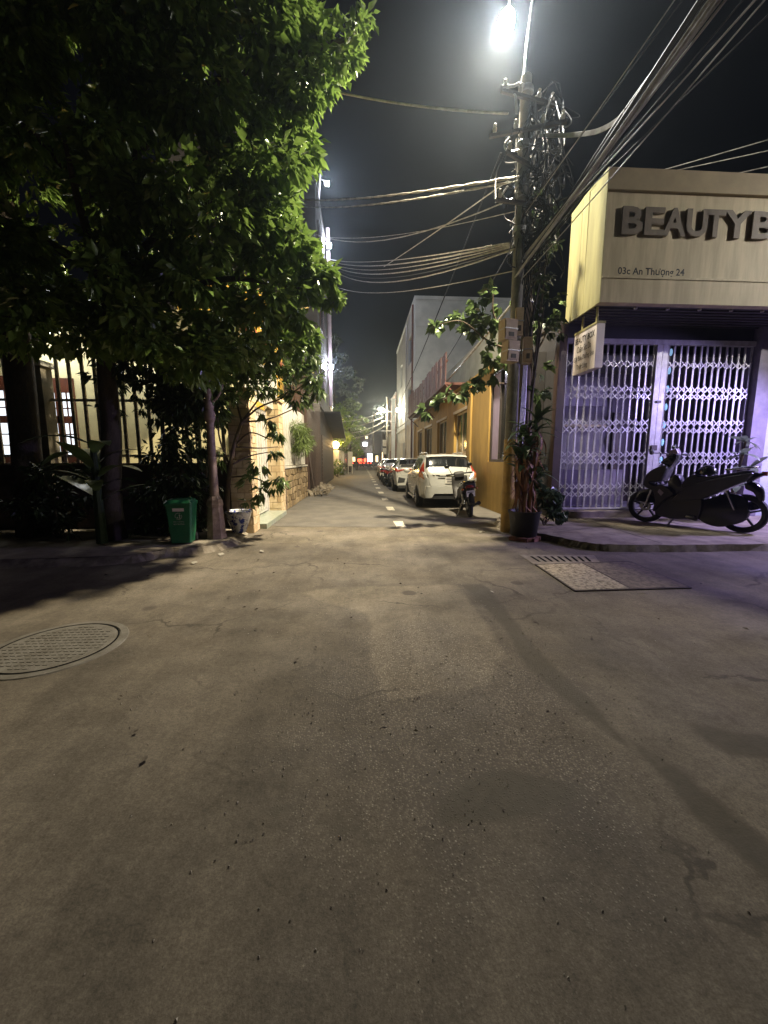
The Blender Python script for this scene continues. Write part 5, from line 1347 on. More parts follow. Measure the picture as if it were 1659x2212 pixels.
fg = thing('frangipani', 'pot plant with thick oval leaves at the right edge behind the scooter', 'plant', (7.35, 7.3, .1))
part('pot', MB().lathe([(.17, 0), (.24, .36), (.26, .38), (.22, .38), (0, .34)], (7.4, 7.3, .1), 20), M_whitem, fg, smooth=True)
M_frl = leafmat('frangipani_leaf', (.22, .26, .18), (.15, .19, .12), .4)
fm = [mesh('oval_leaf', big_leaf(.36, .13, d, .08), M_frl, True) for d in (.3, .6)]
for k, (x, y, z) in enumerate(((7.22, 6.95, 1.45), (7.45, 7.0, 1.2), (7.5, 7.2, 1.7), (7.35, 7.1, .85))):
    part('stem', MB().tube(smooth_path([(7.4, 7.3, .42), (7.4, 7.2, .42 + (z - .42) * .5), (x, y, z)], 4), .02, 7), M_bark, fg)
    for i in range(8):
        s = R.uniform(.75, 1.05); piece('leaf', R.choice(fm), fg, (x, y, z), (R.uniform(-.3, .3), -R.uniform(-.5, .7), i * .82 + k), (s, s, s))
# ================================================================== scooter by the gate
M_matt = mat('matt_black_panel', (.032, .03, .034), .35, c2=(.024, .022, .026), spec=.5, coat=.3)
M_gloss = mat('gloss_black', (.012, .012, .014), .2, spec=.6)
M_rub = mat('tyre_rubber', (.012, .012, .012), .8)
M_rim = mat('dark_alloy', (.05, .05, .055), .35, .7)
M_chrome = mat('chrome', (.7, .7, .72), .12, 1.0)
M_mirror = mat('mirror_glass', (.75, .8, .8), .04, 1.0)
def spoke_wheel(t, x, z, r, w, spokes=5):
    tw = part('wheel', MB().lathe([(r - .085, -w * .7), (r - .05, -w), (r - .015, -w * .8), (r, 0), (r - .015, w * .8), (r - .05, w), (r - .085, w * .7), (r - .085, -w * .7)], (x, 0, z), 30, 'y'), M_rub, t, smooth=True, W=False)
    rm = MB(); rm.lathe([(r - .10, -w * .6), (r - .08, -w * .62), (r - .08, w * .62), (r - .10, w * .6), (r - .10, -w * .6)], (x, 0, z), 30, 'y'); rm.lathe([(0, -w), (.035, -w), (.035, w), (0, w)], (x, 0, z), 14, 'y')
    for i in range(spokes):
        a = 2 * math.pi * i / spokes + .3; d = Vector((math.cos(a), 0, math.sin(a))); rm.bar(Vector((x, 0, z)) + d * .03, Vector((x, 0, z)) + d * (r - .09), .03, w * .8, (0, 1, 0))
    part('rim', rm, M_rim, tw, W=False)
    part('brake_disc', MB().lathe([(.05, w + .004), (.1, w + .004), (.1, w + .009), (.05, w + .009), (.05, w + .004)], (x, 0, z), 24, 'y'), M_steel, tw, W=False)
k_ = 1.12
def B(x, y):      # survey of the scooter's side view -> metres along and up
    l = 1.3 * (1420 - x) / 1155; f = (x - 265) / 1155
    base, sc_ = 870 + 150 * f, 550 + 130 * f
    return (l * k_, (base - y) / sc_ * k_)
sa, sb = G(1600, 1151, .1), G(1390, 1127, .1)
ang = math.atan2(sb.y - sa.y, sb.x - sa.x)
st_ = thing('scooter', 'dark grey scooter parked on the pavement in front of the folding gate', 'scooter', (sa.x, sa.y, .1), ang)
wb_ = 1.3 * k_
spoke_wheel(st_, 0, .335, .335, .065, 5); spoke_wheel(st_, wb_, .335, .335, .055, 5)
SL = lambda a, b, d: (a, d, b)
def soft(pts, w0, w1, ins=.16):
    """a cushion-like panel: smoothed outline, rounded edges"""
    P = [Vector((a, b, 0)) for a, b in pts]; P = smooth_path(P + [P[0]], 3)[:-1]; n = len(P)
    N_ = []
    for i in range(n):
        t = (P[(i + 1) % n] - P[i - 1]).normalized(); N_.append(Vector((-t.y, t.x, 0)))
    if sum(P[i].x * P[(i + 1) % n].y - P[(i + 1) % n].x * P[i].y for i in range(n)) < 0: N_ = [-q for q in N_]
    e = min(.03, ins * .2); mb = MB(); c, h = (w0 + w1) / 2, (w1 - w0) / 2; rings = []
    for k in range(9):
        a = -math.pi / 2 + math.pi * k / 8; rings.append((c + h * math.sin(a), e * (1 - math.cos(a) ** .6 if math.cos(a) > 0 else 1)))
    for d, q in rings:
        for p, nn in zip(P, N_): mb.v.append((p.x + nn.x * q, d, p.y + nn.y * q))
    for r in range(8):
        for i in range(n):
            a, b = r * n + i, r * n + (i + 1) % n; mb.f.append((a, b, b + n, a + n))
    mb.f.append(tuple(reversed(range(n)))); mb.f.append(tuple(8 * n + i for i in range(n)))
    return mb
def panel(nm, pts, w, m, w0=None, par=None, ins=.12, t=None, lab=None):
    return part(nm, soft([B(*p) for p in pts], -w if w0 is None else w0, w, ins), m, par or t or st_, True, W=False, label=lab)
panel('front_fender', [(120, 600), (165, 555), (240, 535), (330, 545), (395, 600), (420, 690), (385, 680), (345, 610), (250, 580), (175, 600), (130, 660)], .085, M_matt)
panel('front_cowl', [(232, 500), (235, 460), (262, 400), (350, 345), (480, 308), (545, 330), (520, 400), (470, 470), (330, 475), (400, 500), (520, 500), (650, 575), (640, 620), (560, 650), (430, 760), (395, 740), (415, 660), (380, 570), (300, 535)], .2, M_matt)
panel('leg_shield', [(430, 800), (415, 690), (560, 640), (650, 600), (760, 600), (980, 640), (1000, 740), (960, 880), (850, 860), (640, 850)], .17, M_gloss)
panel('tunnel', [(540, 470), (580, 420), (640, 400), (690, 425), (725, 490), (800, 570), (640, 600), (560, 540)], .12, M_matt)
panel('side_panel', [(620, 660), (740, 550), (830, 510), (1030, 460), (1300, 410), (1460, 388), (1490, 415), (1400, 495), (1180, 585), (1000, 655), (860, 670)], .185, M_matt)
panel('seat', [(725, 520), (745, 470), (800, 425), (880, 402), (930, 425), (1080, 418), (1250, 395), (1400, 368), (1468, 372), (1465, 390), (1300, 415), (1030, 465), (840, 522), (750, 545)], .16, mat('seat_vinyl', (.014, .013, .014), .55), ins=.06)
panel('engine', [(930, 670), (1060, 650), (1250, 600), (1420, 640), (1490, 760), (1470, 880), (1350, 930), (1180, 950), (1000, 890), (930, 800)], .12, M_gloss, -.02)
panel('exhaust', [(1040, 720), (1200, 690), (1420, 700), (1560, 690), (1570, 770), (1420, 800), (1200, 800), (1060, 790)], -.13, M_gloss, -.22)
panel('rear_mudguard', [(1400, 500), (1500, 490), (1590, 560), (1610, 680), (1575, 700), (1500, 600), (1420, 560)], .08, M_gloss)
panel('tail', [(1400, 420), (1480, 385), (1540, 395), (1600, 385), (1590, 415), (1500, 470), (1430, 500)], .1, M_gloss)
x0, z0 = B(1600, 395); part('tail_light', MB().box(x0 - .02, x0 + .05, -.09, .09, z0 - .05, z0 + .02), mat('clear_red_lens', (.25, .03, .03), .2), st_, W=False)
x0, z0 = B(1445, 378); part('grab_rail', MB().tube(smooth_path([(x0 + .3, .15, z0 + .02), (x0 - .02, .16, z0 + .06), (x0 - .1, 0, z0 + .07), (x0 - .02, -.16, z0 + .06), (x0 + .3, -.15, z0 + .02)], 5), .016, 7), M_chrome, st_, W=False)
hb = panel('handlebar_cover', [(420, 285), (470, 245), (560, 205), (625, 195), (635, 240), (600, 300), (560, 335), (480, 310)], .13, M_gloss)
x0, z0 = B(560, 205)
for s in (-1, 1):
    part('grip', MB().tube([(x0, .1 * s, z0 - .02), (x0 - .06, .24 * s, z0 + .0), (x0 - .12, .38 * s, z0 - .01)], .019, 8), M_rub, hb, W=False)
    part('brake_lever', MB().tube([(x0 + .03, .16 * s, z0), (x0 + .02, .26 * s, z0 + .01), (x0 - .05, .37 * s, z0)], .008, 6), M_chrome, hb, W=False)
part('instrument_screen', MB().prism([B(*p) for p in [(480, 195), (520, 165), (610, 150), (640, 190), (625, 230), (490, 245)]], SL, -.09, .09, .1), mat('smoked_screen', (.42, .36, .44), .15, spec=.8), hb, W=False)
for s, p in ((-1, (600, 100)), (1, (365, 195))):
    x1, z1 = B(*p) if s > 0 else (x0 - .02, z0 + .2)
    mr = part('mirror', MB().tube(smooth_path([(x0 + .02, .15 * s, z0), (x0 + .1, .26 * s, z0 + .02), (x1, .34 * s, z1)], 4), .009, 6), M_gloss, hb, W=False)
    part('mirror_shell', MB().ball((x1, .34 * s, z1 + .03), (.02, .06, .045), 12, 8), M_gloss, mr, True, W=False) if False else None
for s in (-1, 1):
    x1, z1 = B(365, 190) if s > 0 else (x0 + .12, z0 + .13)
    msh = part('mirror_head', MB().ball((x1, .36 * s, z1 + .01), (.028, .075, .052), 14, 10), M_gloss, st_, True, W=False)
    part('mirror_glass', MB().lathe([(0, -.03), (.045, -.028), (.05, -.022), (0, -.02)], (x1, .36 * s, z1 + .01), 18, 'x'), M_mirror, msh, W=False)
x0, z0 = B(262, 420); part('headlight', MB().ball((x0 + .005, 0, z0 - .02), (.05, .13, .06), 14, 8), mat('headlight_lens', (.35, .35, .38), .08, spec=.9), st_, True, W=False)
a0, b0 = B(665, 850), B(618, 945); part('kickstand', MB().tube([(a0[0], .12, a0[1]), (b0[0], .24, .0)], .016, 7), M_steel, st_, W=False)
a0 = B(880, 830); part('footrest', MB().box(a0[0] - .06, a0[0] + .05, .17, .25, a0[1] - .01, a0[1] + .015), M_steel, st_, W=False)
part('shock', MB().tube([(.08, .15, .4), (.22, .13, .72)], .03, 9), M_chrome, st_, W=False)
part('fork', MB().tube([(wb_, .075, .335), (wb_ - .12, .07, .8)], .022, 8).tube([(wb_, -.075, .335), (wb_ - .12, -.07, .8)], .022, 8), M_steel, st_, W=False)
part('side_emblem', MB().prism([B(*p) for p in [(450, 570), (470, 540), (530, 580), (500, 610)]], SL, .2005, .206), mat('violet_trim', (.3, .26, .36), .3), st_, W=False)
# helmet on the seat
hp = Matrix.Translation((sa.x, sa.y, .1)) @ Matrix.Rotation(ang, 4, 'Z')
hx, hz = B(985, 418); hc = hp @ Vector((hx, 0, hz))
hl = thing('helmet', 'black half helmet resting on the seat of the grey scooter', 'helmet', hc, ang)
part('shell', MB().ball((0, 0, .03), (.15, .125, .155), 20, 10, -.15), M_gloss, hl, True, W=False)
part('visor', MB().prism([(.10, .02), (.19, .03), (.185, .05), (.11, .09)], lambda a, b, d: (a, d, b), -.1, .1), M_gloss, hl, W=False)
part('rim', MB().lathe([(.147, -.012), (.155, 0), (.147, .012)], (0, 0, .02), 22, ea=.85), M_rub, hl, W=False)
part('strap', MB().bar((.02, -.1, .02), (.04, -.02, -.0), .018, .004), M_cab, hl, W=False)

# ================================================================== underbone motorbikes seen from behind
def underbone(lab, loc, rz, body, seatm, grp=None, lit=None, plate=True):
    t = thing('motorbike', lab, 'motorbike', loc, rz, grp)
    spoke_wheel(t, 0, .29, .29, .045, 6); spoke_wheel(t, 1.24, .29, .29, .04, 6)
    pr = lambda nm, pts, w, m, ins=.12, par=None: part(nm, soft(pts, -w, w, ins), m, par or t, True, W=False)
    pr('tail_body', [(-.30, .80), (-.25, .70), (.1, .55), (.5, .42), (.75, .45), (.7, .62), (.45, .70), (.1, .76), (-.22, .84)], .14, body)
    pr('seat', [(-.28, .82), (-.2, .80), (.4, .70), (.66, .68), (.62, .76), (.3, .80), (-.1, .88), (-.27, .87)], .13, seatm, .06)
    pr('leg_shield', [(.72, .40), (.95, .34), (1.12, .70), (1.05, .92), (.98, .92), (.95, .70), (.82, .55)], .2, body)
    pr('front_fender', [(.98, .52), (1.1, .60), (1.26, .62), (1.42, .54), (1.47, .42), (1.4, .48), (1.25, .56), (1.08, .53)], .06, body)
    pr('rear_mudguard', [(-.32, .74), (-.2, .72), (-.28, .5), (-.36, .34), (-.40, .34), (-.38, .55)], .07, M_gloss)
    pr('engine', [(.25, .28), (.7, .26), (.78, .4), (.6, .48), (.3, .45)], .1, M_gloss)
    part('exhaust', MB().tube([(.6, -.14, .25), (.1, -.16, .26), (-.3, -.17, .36)], [.02, .04, .05], 10), M_gloss, t, True, W=False)
    part('exhaust_guard', MB().tube([(.05, -.2, .29), (-.22, -.21, .36)], .022, 8), M_chrome, t, True, W=False)
    hb = pr('handlebar', [(.94, .92), (1.1, .9), (1.16, 1.0), (1.05, 1.06), (.95, 1.02)], .12, body)
    for s in (-1, 1):
        part('grip', MB().tube([(1.0, .1 * s, 1.0), (.95, .34 * s, 1.0)], .02, 8), M_rub, hb, W=False)
        mr = part('mirror_stem', MB().tube([(1.0, .18 * s, 1.0), (1.03, .26 * s, 1.18)], .008, 6), M_gloss, hb, W=False)
        part('mirror_head', MB().ball((1.04, .29 * s, 1.21), (.025, .07, .05), 12, 8), M_gloss, t, True, W=False)
        part('indicator', MB().ball((-.27, .16 * s, .70), (.05, .035, .03), 10, 6), mat('amber_lens', (.4, .13, .02), .2), t, True, W=False)
        part('shock', MB().tube([(.0, .11 * s, .33), (.12, .12 * s, .66)], .028, 8), M_steel, t, W=False)
        part('fork', MB().tube([(1.24, .06 * s, .29), (1.08, .06 * s, .85)], .02, 8), M_steel, t, W=False)
    part('tail_light', MB().ball((-.27, 0, .74), (.06, .11, .06), 14, 8), lit or mat('red_lens', (.16, .012, .01), .2), t, True, W=False)
    part('grab_rail', MB().tube(smooth_path([(.2, .14, .80), (-.25, .14, .87), (-.36, 0, .88), (-.25, -.14, .87), (.2, -.14, .80)], 5), .014, 7), M_chrome, t, W=False)
    if plate:
        a = Vector((-.365, 0, .60)); pl_ = part('number_plate', MB().quad((-.355, -.095, .665), (-.375, -.095, .53), (-.375, .095, .53), (-.355, .095, .665)), mat('plate_white', (.6, .58, .52), .5), t, W=False)
        part('plate_print', MB().quad((-.3595, .07, .645), (-.3595, -.07, .645), (-.3635, -.07, .615), (-.3635, .07, .615)), mat('plate_grey', (.2, .19, .18), .6), pl_, W=False)
    part('kickstand', MB().tube([(.5, .1, .25), (.42, .24, .0)], .014, 6), M_steel, t, W=False)
    return t
M_graysil = mat('grey_bike_paint', (.035, .033, .031), .55, c2=(.028, .026, .025), spec=.25)
b1 = underbone('grey motorbike with a number plate behind the white hatchback', (2.56, 8.85, 0), math.radians(85), M_graysil, M_gloss)
b1.rotation_euler = (math.radians(-7), 0, math.radians(85))
M_red = mat('red_bike_paint', (.30, .02, .02), .25, coat=.5)
underbone('red motorbike parked between the second and third cars', (1.25, 20.2, 0), math.radians(60), M_red, M_gloss)
M_tail = mat('lit_tail', (1, .08, .04), .3, emit=16, ecol=(1, .07, .03))
fb = underbone('far motorbike with its tail light on at the end of the street', (-1.4, 68, 0), math.radians(80), M_red, M_gloss, 'motorbikes with lit tail lights at the far crossing', M_tail, False)
for i, x in enumerate((-.75, -.1, .5, 1.2, -2.1, 1.7)):
    copy_tree(fb, (x, 68 + (i % 3) * 1.3, 0), math.radians(80 + 8 * (i % 3)))

# ================================================================== cars
M_wpaint = mat('white_car_paint', (.37, .37, .345), .22, c2=(.345, .345, .32), scale=2, coat=.7)
M_spaint = mat('silver_white_paint', (.58, .58, .62), .25, c2=(.54, .54, .58), scale=2, coat=.7)
M_cglass = mat('car_glass', (.008, .009, .010), .05, spec=.8)
M_blackp = mat('black_trim', (.014, .014, .014), .6)
M_tl = mat('tail_lamp_red', (.32, .03, .015), .12, c2=(.24, .02, .01), coat=.6)
M_tla = mat('tail_lamp_amber', (.45, .16, .05), .12, coat=.6)
M_tlc = mat('tail_lamp_clear', (.5, .48, .44), .1, coat=.6)
def cat1(a, t):
    """Catmull-Rom through a list of tuples at parameter t"""
    i = max(0, min(len(a) - 2, int(t))); f = t - i
    g = lambda k: np.array(a[max(0, min(len(a) - 1, k))], float)
    p0, p1, p2, p3 = g(i - 1), g(i), g(i + 1), g(i + 2)
    if i == 0: p0 = 2 * p1 - p2
    if i == len(a) - 2: p3 = 2 * p2 - p1
    q = .5 * (2 * p1 + (p2 - p0) * f + (2 * p0 - 5 * p1 + 4 * p2 - p3) * f * f + (3 * p1 - p0 - 3 * p2 + p3) * f ** 3)
    return q
class Car:
    def __init__(s, tab): s.tab = tab; s.V = [r[0] for r in tab]
    def st(s, v):
        i = max(0, min(len(s.V) - 2, int(np.searchsorted(s.V, v)) - 1)); f = (v - s.V[i]) / (s.V[i + 1] - s.V[i])
        lin = np.array(s.tab[i]) * (1 - f) + np.array(s.tab[i + 1]) * f
        return lin * .55 + cat1(s.tab, i + f) * .45
    def S(s, v, t):
        _, zb, hw, zs, zr, hr = s.st(v); zm = (zb + zs) / 2
        R_ = [(0, zb), (hw * .82, zb), (hw * .965, zb + .07), (hw, zm + .03), (hw * .975, zs), (hr + .02, zr - .07), (hr * .86, zr - .008), (0, zr + .015)]
        q = cat1(R_, t) if 2.2 < t else np.array(R_[int(min(6, t))]) * (1 - (t - int(t))) + np.array(R_[min(7, int(t) + 1)]) * (t - int(t))
        return np.array((q[0], v, q[1]))
    def off(s, v, t, e, sd):
        p = s.S(v, t); a = s.S(v + .02, t) - s.S(v - .02, t); b = s.S(v, min(7, t + .03)) - s.S(v, t - .03)
        n = np.cross(a, b); n /= np.linalg.norm(n) + 1e-9
        if n[0] < 0 and t < 5.5: n = -n
        if t >= 5.5 and n[2] < 0: n = -n
        p = p + n * e
        return (p[0] * sd, p[1], p[2])
    def body(s):
        mb = MB(); vs = []
        for i in range(len(s.V) - 1):
            k = max(2, int((s.V[i + 1] - s.V[i]) / .07))
            vs += [s.V[i] + (s.V[i + 1] - s.V[i]) * j / k for j in range(k)]
        vs.append(s.V[-1]); ts = [i * .25 for i in range(29)]; m = len(ts) * 2 - 2
        for v in vs:
            ring = [s.S(v, t) for t in ts]
            for p in ring: mb.v.append(tuple(p))
            for p in reversed(ring[1:-1]): mb.v.append((-p[0], p[1], p[2]))
        for i in range(len(vs) - 1):
            for j in range(m):
                a, b = i * m + j, i * m + (j + 1) % m; mb.f.append((a, a + m, b + m, b))
        for i, rev in ((0, False), (len(vs) - 1, True)):
            # caps as strips between the two sides so that they shade cleanly
            for j in range(len(ts) - 1):
                a, b = i * m + j, i * m + j + 1; c, d = i * m + (m - j) % m, i * m + (m - j - 1) % m
                q = [a, b] + ([d] if d != b else []) + ([c] if c != a else [])
                if len(q) > 2: mb.f.append(tuple(q) if rev else tuple(reversed(q)))
        return mb
    def patch(s, v0, v1, t0, t1, e=.006, sides=(-1, 1), nv=8, nt=6, mb=None, skew=0, skew1=None):
        mb = mb or MB()
        for sd in sides:
            k = len(mb.v)
            for i in range(nv + 1):
                for j in range(nt + 1):
                    f = j / nt; v = (v0 + skew * f) * (1 - i / nv) + (v1 + (skew if skew1 is None else skew1) * f) * i / nv
                    mb.v.append(s.off(v, t0 + (t1 - t0) * f, e, sd))
            for i in range(nv):
                for j in range(nt):
                    a = k + i * (nt + 1) + j; q = (a, a + nt + 1, a + nt + 2, a + 1)
                    mb.f.append(q if sd > 0 else tuple(reversed(q)))
        return mb
def car(lab, loc, rz, tab, paint, kind, wheels, wr):
    t = thing('parked_car', lab, 'car', loc, rz); c = Car(tab)
    P = lambda nm, mb, m, par=None, smooth=True, l=None: part(nm, mb, m, par or t, smooth, W=False, label=l)
    bd = P('body', c.body(), paint)
    for wy in wheels:
        for sd in (-1, 1):
            hw = c.st(wy)[2]
            ar = MB(); n = 22; ar.v = [(sd * (hw + .004), wy, wr)] + [(sd * (hw + .004 - (.02 if math.sin(a_) < 0 else 0)), wy + (wr + .055) * math.cos(a_), max(.12, wr + (wr + .055) * math.sin(a_))) for a_ in [2 * math.pi * i / n for i in range(n)]]
            ar.f = [((0, 1 + i, 1 + (i + 1) % n) if sd > 0 else (0, 1 + (i + 1) % n, 1 + i)) for i in range(n)]
            P('wheel_arch', ar, M_blackp, bd, False)
            x = sd * (hw - .09); w = .1
            wl = P('wheel', MB().lathe([(wr - .1, -w), (wr - .03, -w), (wr, -w * .8), (wr, w * .8), (wr - .03, w), (wr - .1, w), (wr - .1, -w)], (x + sd * .02, wy, wr), 28, 'x'), M_rub)
            rm = MB(); xo = x + sd * .11
            rm.lathe([(0, 0), (wr - .1, 0)], (xo - sd * .03, wy, wr), 24, 'x'); 
            for i in range(7):
                a_ = 2 * math.pi * i / 7; d = Vector((0, math.cos(a_), math.sin(a_))); rm.bar(Vector((xo, wy, wr)) + d * .03, Vector((xo, wy, wr)) + d * (wr - .1), .04, .02, (1, 0, 0))
            rm.lathe([(0, sd * .012), (.05, sd * .01), (.055, -sd * .01)], (xo, wy, wr), 14, 'x')
            P('rim', rm, M_steel, wl, False)
    return t, c, P, bd
# white hatchback ------------------------------------------------------
hatch = [(0.0, .46, .60, .80, .84, .40), (.035, .36, .72, .90, .93, .56), (.09, .30, .785, .97, 1.03, .62), (.16, .27, .80, .985, 1.14, .63), (.36, .24, .81, 1.0, 1.415, .585), (.50, .22, .815, 1.0, 1.465, .58), (.95, .2, .82, .98, 1.505, .575), (1.7, .2, .82, .95, 1.50, .575),
         (2.15, .2, .815, .92, 1.44, .565), (2.75, .2, .81, .90, 1.05, .62), (3.0, .2, .80, .88, .97, .64), (3.4, .24, .76, .80, .86, .58), (3.55, .34, .64, .62, .68, .48)]
t, c, P, bd = car('white hatchback parked nearest, beside the ochre wall', (2.42, 10.52, 0), 0, hatch, M_wpaint, 'hatch', (.62, 2.95), .29)
P('rear_window', c.patch(.165, .40, 5.25, 7.0, .007), M_cglass)
for sd in (-1, 1): P('side_window', c.patch(.52, 1.12, 4.2, 4.86, .006, skew=.06, sides=(sd,)), M_cglass)
for sd in (-1, 1): P('side_window', c.patch(1.19, 1.98, 4.18, 4.86, .006, skew=.02, skew1=-.12, sides=(sd,)), M_cglass)
P('windscreen', c.patch(2.2, 2.66, 5.3, 7.0, .007), M_cglass)
for sd in (-1, 1): P('tail_light', c.patch(.03, .30, 4.15, 4.85, .014, skew=.05, nv=8, nt=6, sides=(sd,)), M_tl)
for sd in (-1, 1): P('tail_light', c.patch(.02, .25, 3.62, 4.13, .013, skew=.03, sides=(sd,)), M_tla, l='amber middle of the tail lamp')
for sd in (-1, 1): P('tail_light', c.patch(.02, .17, 3.3, 3.6, .013, sides=(sd,)), M_tlc, l='clear lower corner of the tail lamp')
sp = P('spoiler', c.patch(.36, .52, 5.55, 7.0, .03), M_wpaint)
P('brake_light', MB().box(-.14, .14, .352, .362, 1.415, 1.435), M_tl, sp)
P('bumper', MB().prism([(-.70, .44), (-.66, .30), (-.5, .30), (-.42, .42), (.42, .42), (.5, .30), (.66, .30), (.70, .44), (.68, .62), (-.68, .62)], lambda a, b, d: (a, d, b), -.035, .12, .04), M_wpaint, smooth=False)
P('lower_valance', MB().box(-.5, .5, -.01, .12, .27, .405), M_blackp, smooth=False)
P('tailgate', MB().prism([(-.52, .62), (-.56, .80), (-.60, .95), (.60, .95), (.56, .80), (.52, .62)], lambda a, b, d: (a, d + (.95 - b) * -.10, b), .01, .08, .02), M_wpaint, smooth=False)
pl_ = P('number_plate', MB().box(-.11, .23, -.033, -.026, .70, .86), mat('plate_white', (.6, .58, .52), .5), smooth=False)
P('plate_print', MB().box(-.08, .2, -.0355, -.0335, .80, .84).box(-.06, .18, -.0355, -.0335, .73, .775), mat('plate_grey', (.2, .19, .18), .6), pl_, smooth=False)
P('chrome_strip', MB().box(-.30, .38, -.03, -.018, .885, .91), M_blackp, smooth=False)
P('badge', MB().box(-.07, .07, -.038, -.0305, .88, .915), mat('gold_badge', (.55, .42, .16), .25, .9), smooth=False)
P('model_lettering', MB().box(-.46, -.40, -.003, .004, .915, .932).box(-.36, -.26, -.003, .004, .915, .932), M_chrome, smooth=False)
P('rear_wiper', MB().bar((0, .115, 1.03), (.04, .09, .96), .03, .02).bar((-.22, .155, 1.08), (.02, .125, 1.05), .014, .014), M_blackp, smooth=False)
for sd in (-1, 1):
    P('roof_rail', MB().tube(smooth_path([(sd * .5, .62, 1.5), (sd * .52, .75, 1.545), (sd * .53, 1.8, 1.545), (sd * .52, 2.0, 1.48)], 4), .018, 7), M_steel)
    P('door_mirror', MB().ball((sd * .92, 2.15, 1.0), (.1, .06, .075), 12, 8), M_wpaint)
    for y in (.95, 1.75): P('door_handle', MB().box(sd * .825 - .012, sd * .825 + .012, y, y + .16, .86, .885), M_wpaint, smooth=False)
    P('side_sill', MB().box(sd * .80 - .02, sd * .80 + .02, 1.0, 2.6, .2, .26), M_wpaint, smooth=False)
    P('door_seam', c.patch(1.15, 1.156, 2.4, 4.15, .003, (sd,), 1, 8), M_blackp); P('door_seam', c.patch(2.05, 2.056, 2.4, 4.15, .003, (sd,), 1, 8), M_blackp)
# white sedan with black rear grille ------------------------------------
sed = [(0.0, .46, .72, .84, .90, .55), (.05, .32, .83, .93, 1.0, .66), (.2, .25, .88, .97, 1.06, .68), (.55, .22, .895, .98, 1.13, .66), (1.2, .2, .9, .96, 1.36, .58), (1.7, .2, .9, .94, 1.415, .57), (2.5, .2, .9, .92, 1.39, .56), (3.3, .2, .9, .90, 1.02, .66), (3.9, .22, .87, .84, .9, .66), (4.4, .28, .76, .7, .74, .58), (4.52, .36, .66, .6, .62, .5)]
t, c, P, bd = car('white sedan with black bumper grilles, second car in the row', (2.28, 15.9, 0), 0, sed, M_wpaint, 'sedan', (.95, 3.65), .32)
P('rear_window', c.patch(.62, 1.18, 5.3, 7.0, .007), M_cglass)
for sd in (-1, 1): P('side_window', c.patch(.95, 1.75, 4.2, 4.85, .006, skew=.2, sides=(sd,)), M_cglass)
for sd in (-1, 1): P('side_window', c.patch(1.82, 2.7, 4.2, 4.85, .006, skew=.02, skew1=-.1, sides=(sd,)), M_cglass)
for sd in (-1, 1): P('tail_light', c.patch(.02, .34, 3.7, 4.9, .013, sides=(sd,)), M_tl)
P('tail_light', MB().prism([(-.80, .92), (-.50, .98), (.50, .98), (.80, .92), (.78, .86), (.5, .92), (-.5, .92), (-.78, .86)], lambda a, b, d: (a, d, b), -.03, .06), M_tl, smooth=False, l='thin bar of the tail lamp across the boot')
P('bumper', MB().prism([(-.84, .52), (-.80, .28), (.80, .28), (.84, .52), (.8, .70), (-.8, .70)], lambda a, b, d: (a, d, b), -.05, .2, .03), M_wpaint, smooth=False)
P('tailgate', MB().prism([(-.62, .70), (-.72, .92), (.72, .92), (.62, .70)], lambda a, b, d: (a, d, b), -.01, .08, .03), M_wpaint, smooth=False)
for sd in (-1, 1): P('bumper_grille', MB().prism([(sd * .78, .40), (sd * .50, .42), (sd * .46, .58), (sd * .74, .64)], lambda a, b, d: (a, d, b), -.065, -.045), M_blackp, smooth=False)
P('lower_valance', MB().box(-.75, .75, -.06, .2, .18, .30), M_blackp, smooth=False)
P('spoiler', MB().prism([(-.62, 1.08), (.62, 1.08), (.6, 1.16), (-.6, 1.16)], lambda a, b, d: (a, d, b), .12, .24), M_blackp, smooth=False)
P('number_plate', MB().box(-.24, .24, -.02, -.012, .74, .86), mat('plate_white', (.6, .58, .52), .5), smooth=False)
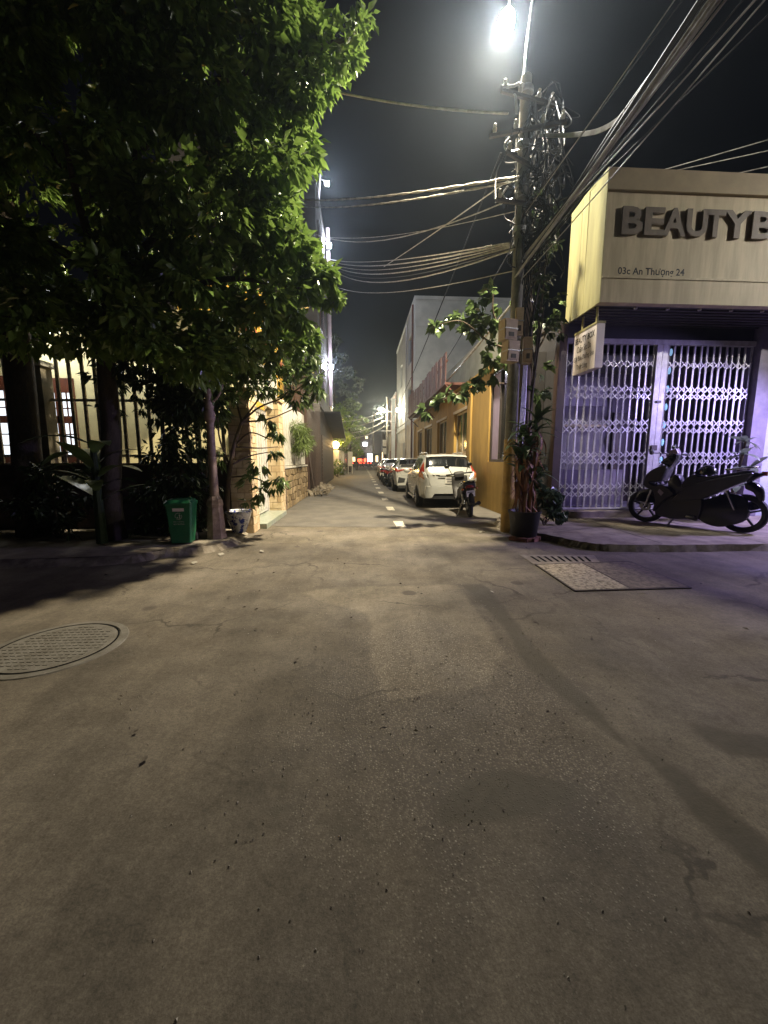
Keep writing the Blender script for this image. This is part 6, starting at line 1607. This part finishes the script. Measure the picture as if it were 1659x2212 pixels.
for sd in (-1, 1): P('door_mirror', MB().ball((sd * 1.0, 2.75, 1.0), (.1, .06, .075), 12, 8), M_wpaint)
# pale sedan -------------------------------------------------------------
t, c, P, bd = car('silvery white sedan farthest back in the row of parked cars', (2.12, 22.3, 0), 0, sed, M_spaint, 'sedan', (.95, 3.65), .32)
P('rear_window', c.patch(.62, 1.18, 5.3, 7.0, .007), M_cglass)
for sd in (-1, 1): P('side_window', c.patch(.95, 1.75, 4.2, 4.85, .006, skew=.2, sides=(sd,)), M_cglass)
for sd in (-1, 1): P('side_window', c.patch(1.82, 2.7, 4.2, 4.85, .006, skew=.02, skew1=-.1, sides=(sd,)), M_cglass)
for sd in (-1, 1): P('tail_light', c.patch(.02, .3, 3.8, 4.8, .013, sides=(sd,)), M_tl)
P('bumper', MB().prism([(-.84, .52), (-.80, .28), (.80, .28), (.84, .52), (.8, .66), (-.8, .66)], lambda a, b, d: (a, d, b), -.05, .2, .03), M_spaint, smooth=False)
P('number_plate', MB().box(-.24, .24, -.02, -.012, .74, .86), mat('plate_white', (.6, .58, .52), .5), smooth=False)
for sd in (-1, 1): P('door_mirror', MB().ball((sd * 1.0, 2.75, 1.0), (.1, .06, .075), 12, 8), M_spaint)
t, c, P, bd = car('white car seen as a sliver at the end of the parked row', (2.2, 28.3, 0), 0, sed, M_wpaint, 'sedan', (.95, 3.65), .32)
for sd in (-1, 1): P('tail_light', c.patch(.02, .3, 3.8, 4.8, .013, sides=(sd,)), M_tl)
P('rear_window', c.patch(.62, 1.18, 5.3, 7.0, .007), M_cglass)

# ================================================================== humid night air
hz_ = MB().box(-150, 150, -110, 230, -1, 22)
hm = bpy.data.materials.new('humid_air'); hm.use_nodes = True
hn = hm.node_tree; hn.nodes.remove(hn.nodes['Principled BSDF'])
pv = hn.nodes.new('ShaderNodeVolumePrincipled'); pv.inputs['Color'].default_value = (.76, .88, 1, 1); pv.inputs['Density'].default_value = .0016
pv.inputs['Anisotropy'].default_value = .84
hn.links.new(pv.outputs[0], hn.nodes['Material Output'].inputs['Volume'])
ho = struct('haze', hz_, hm, kind='stuff')
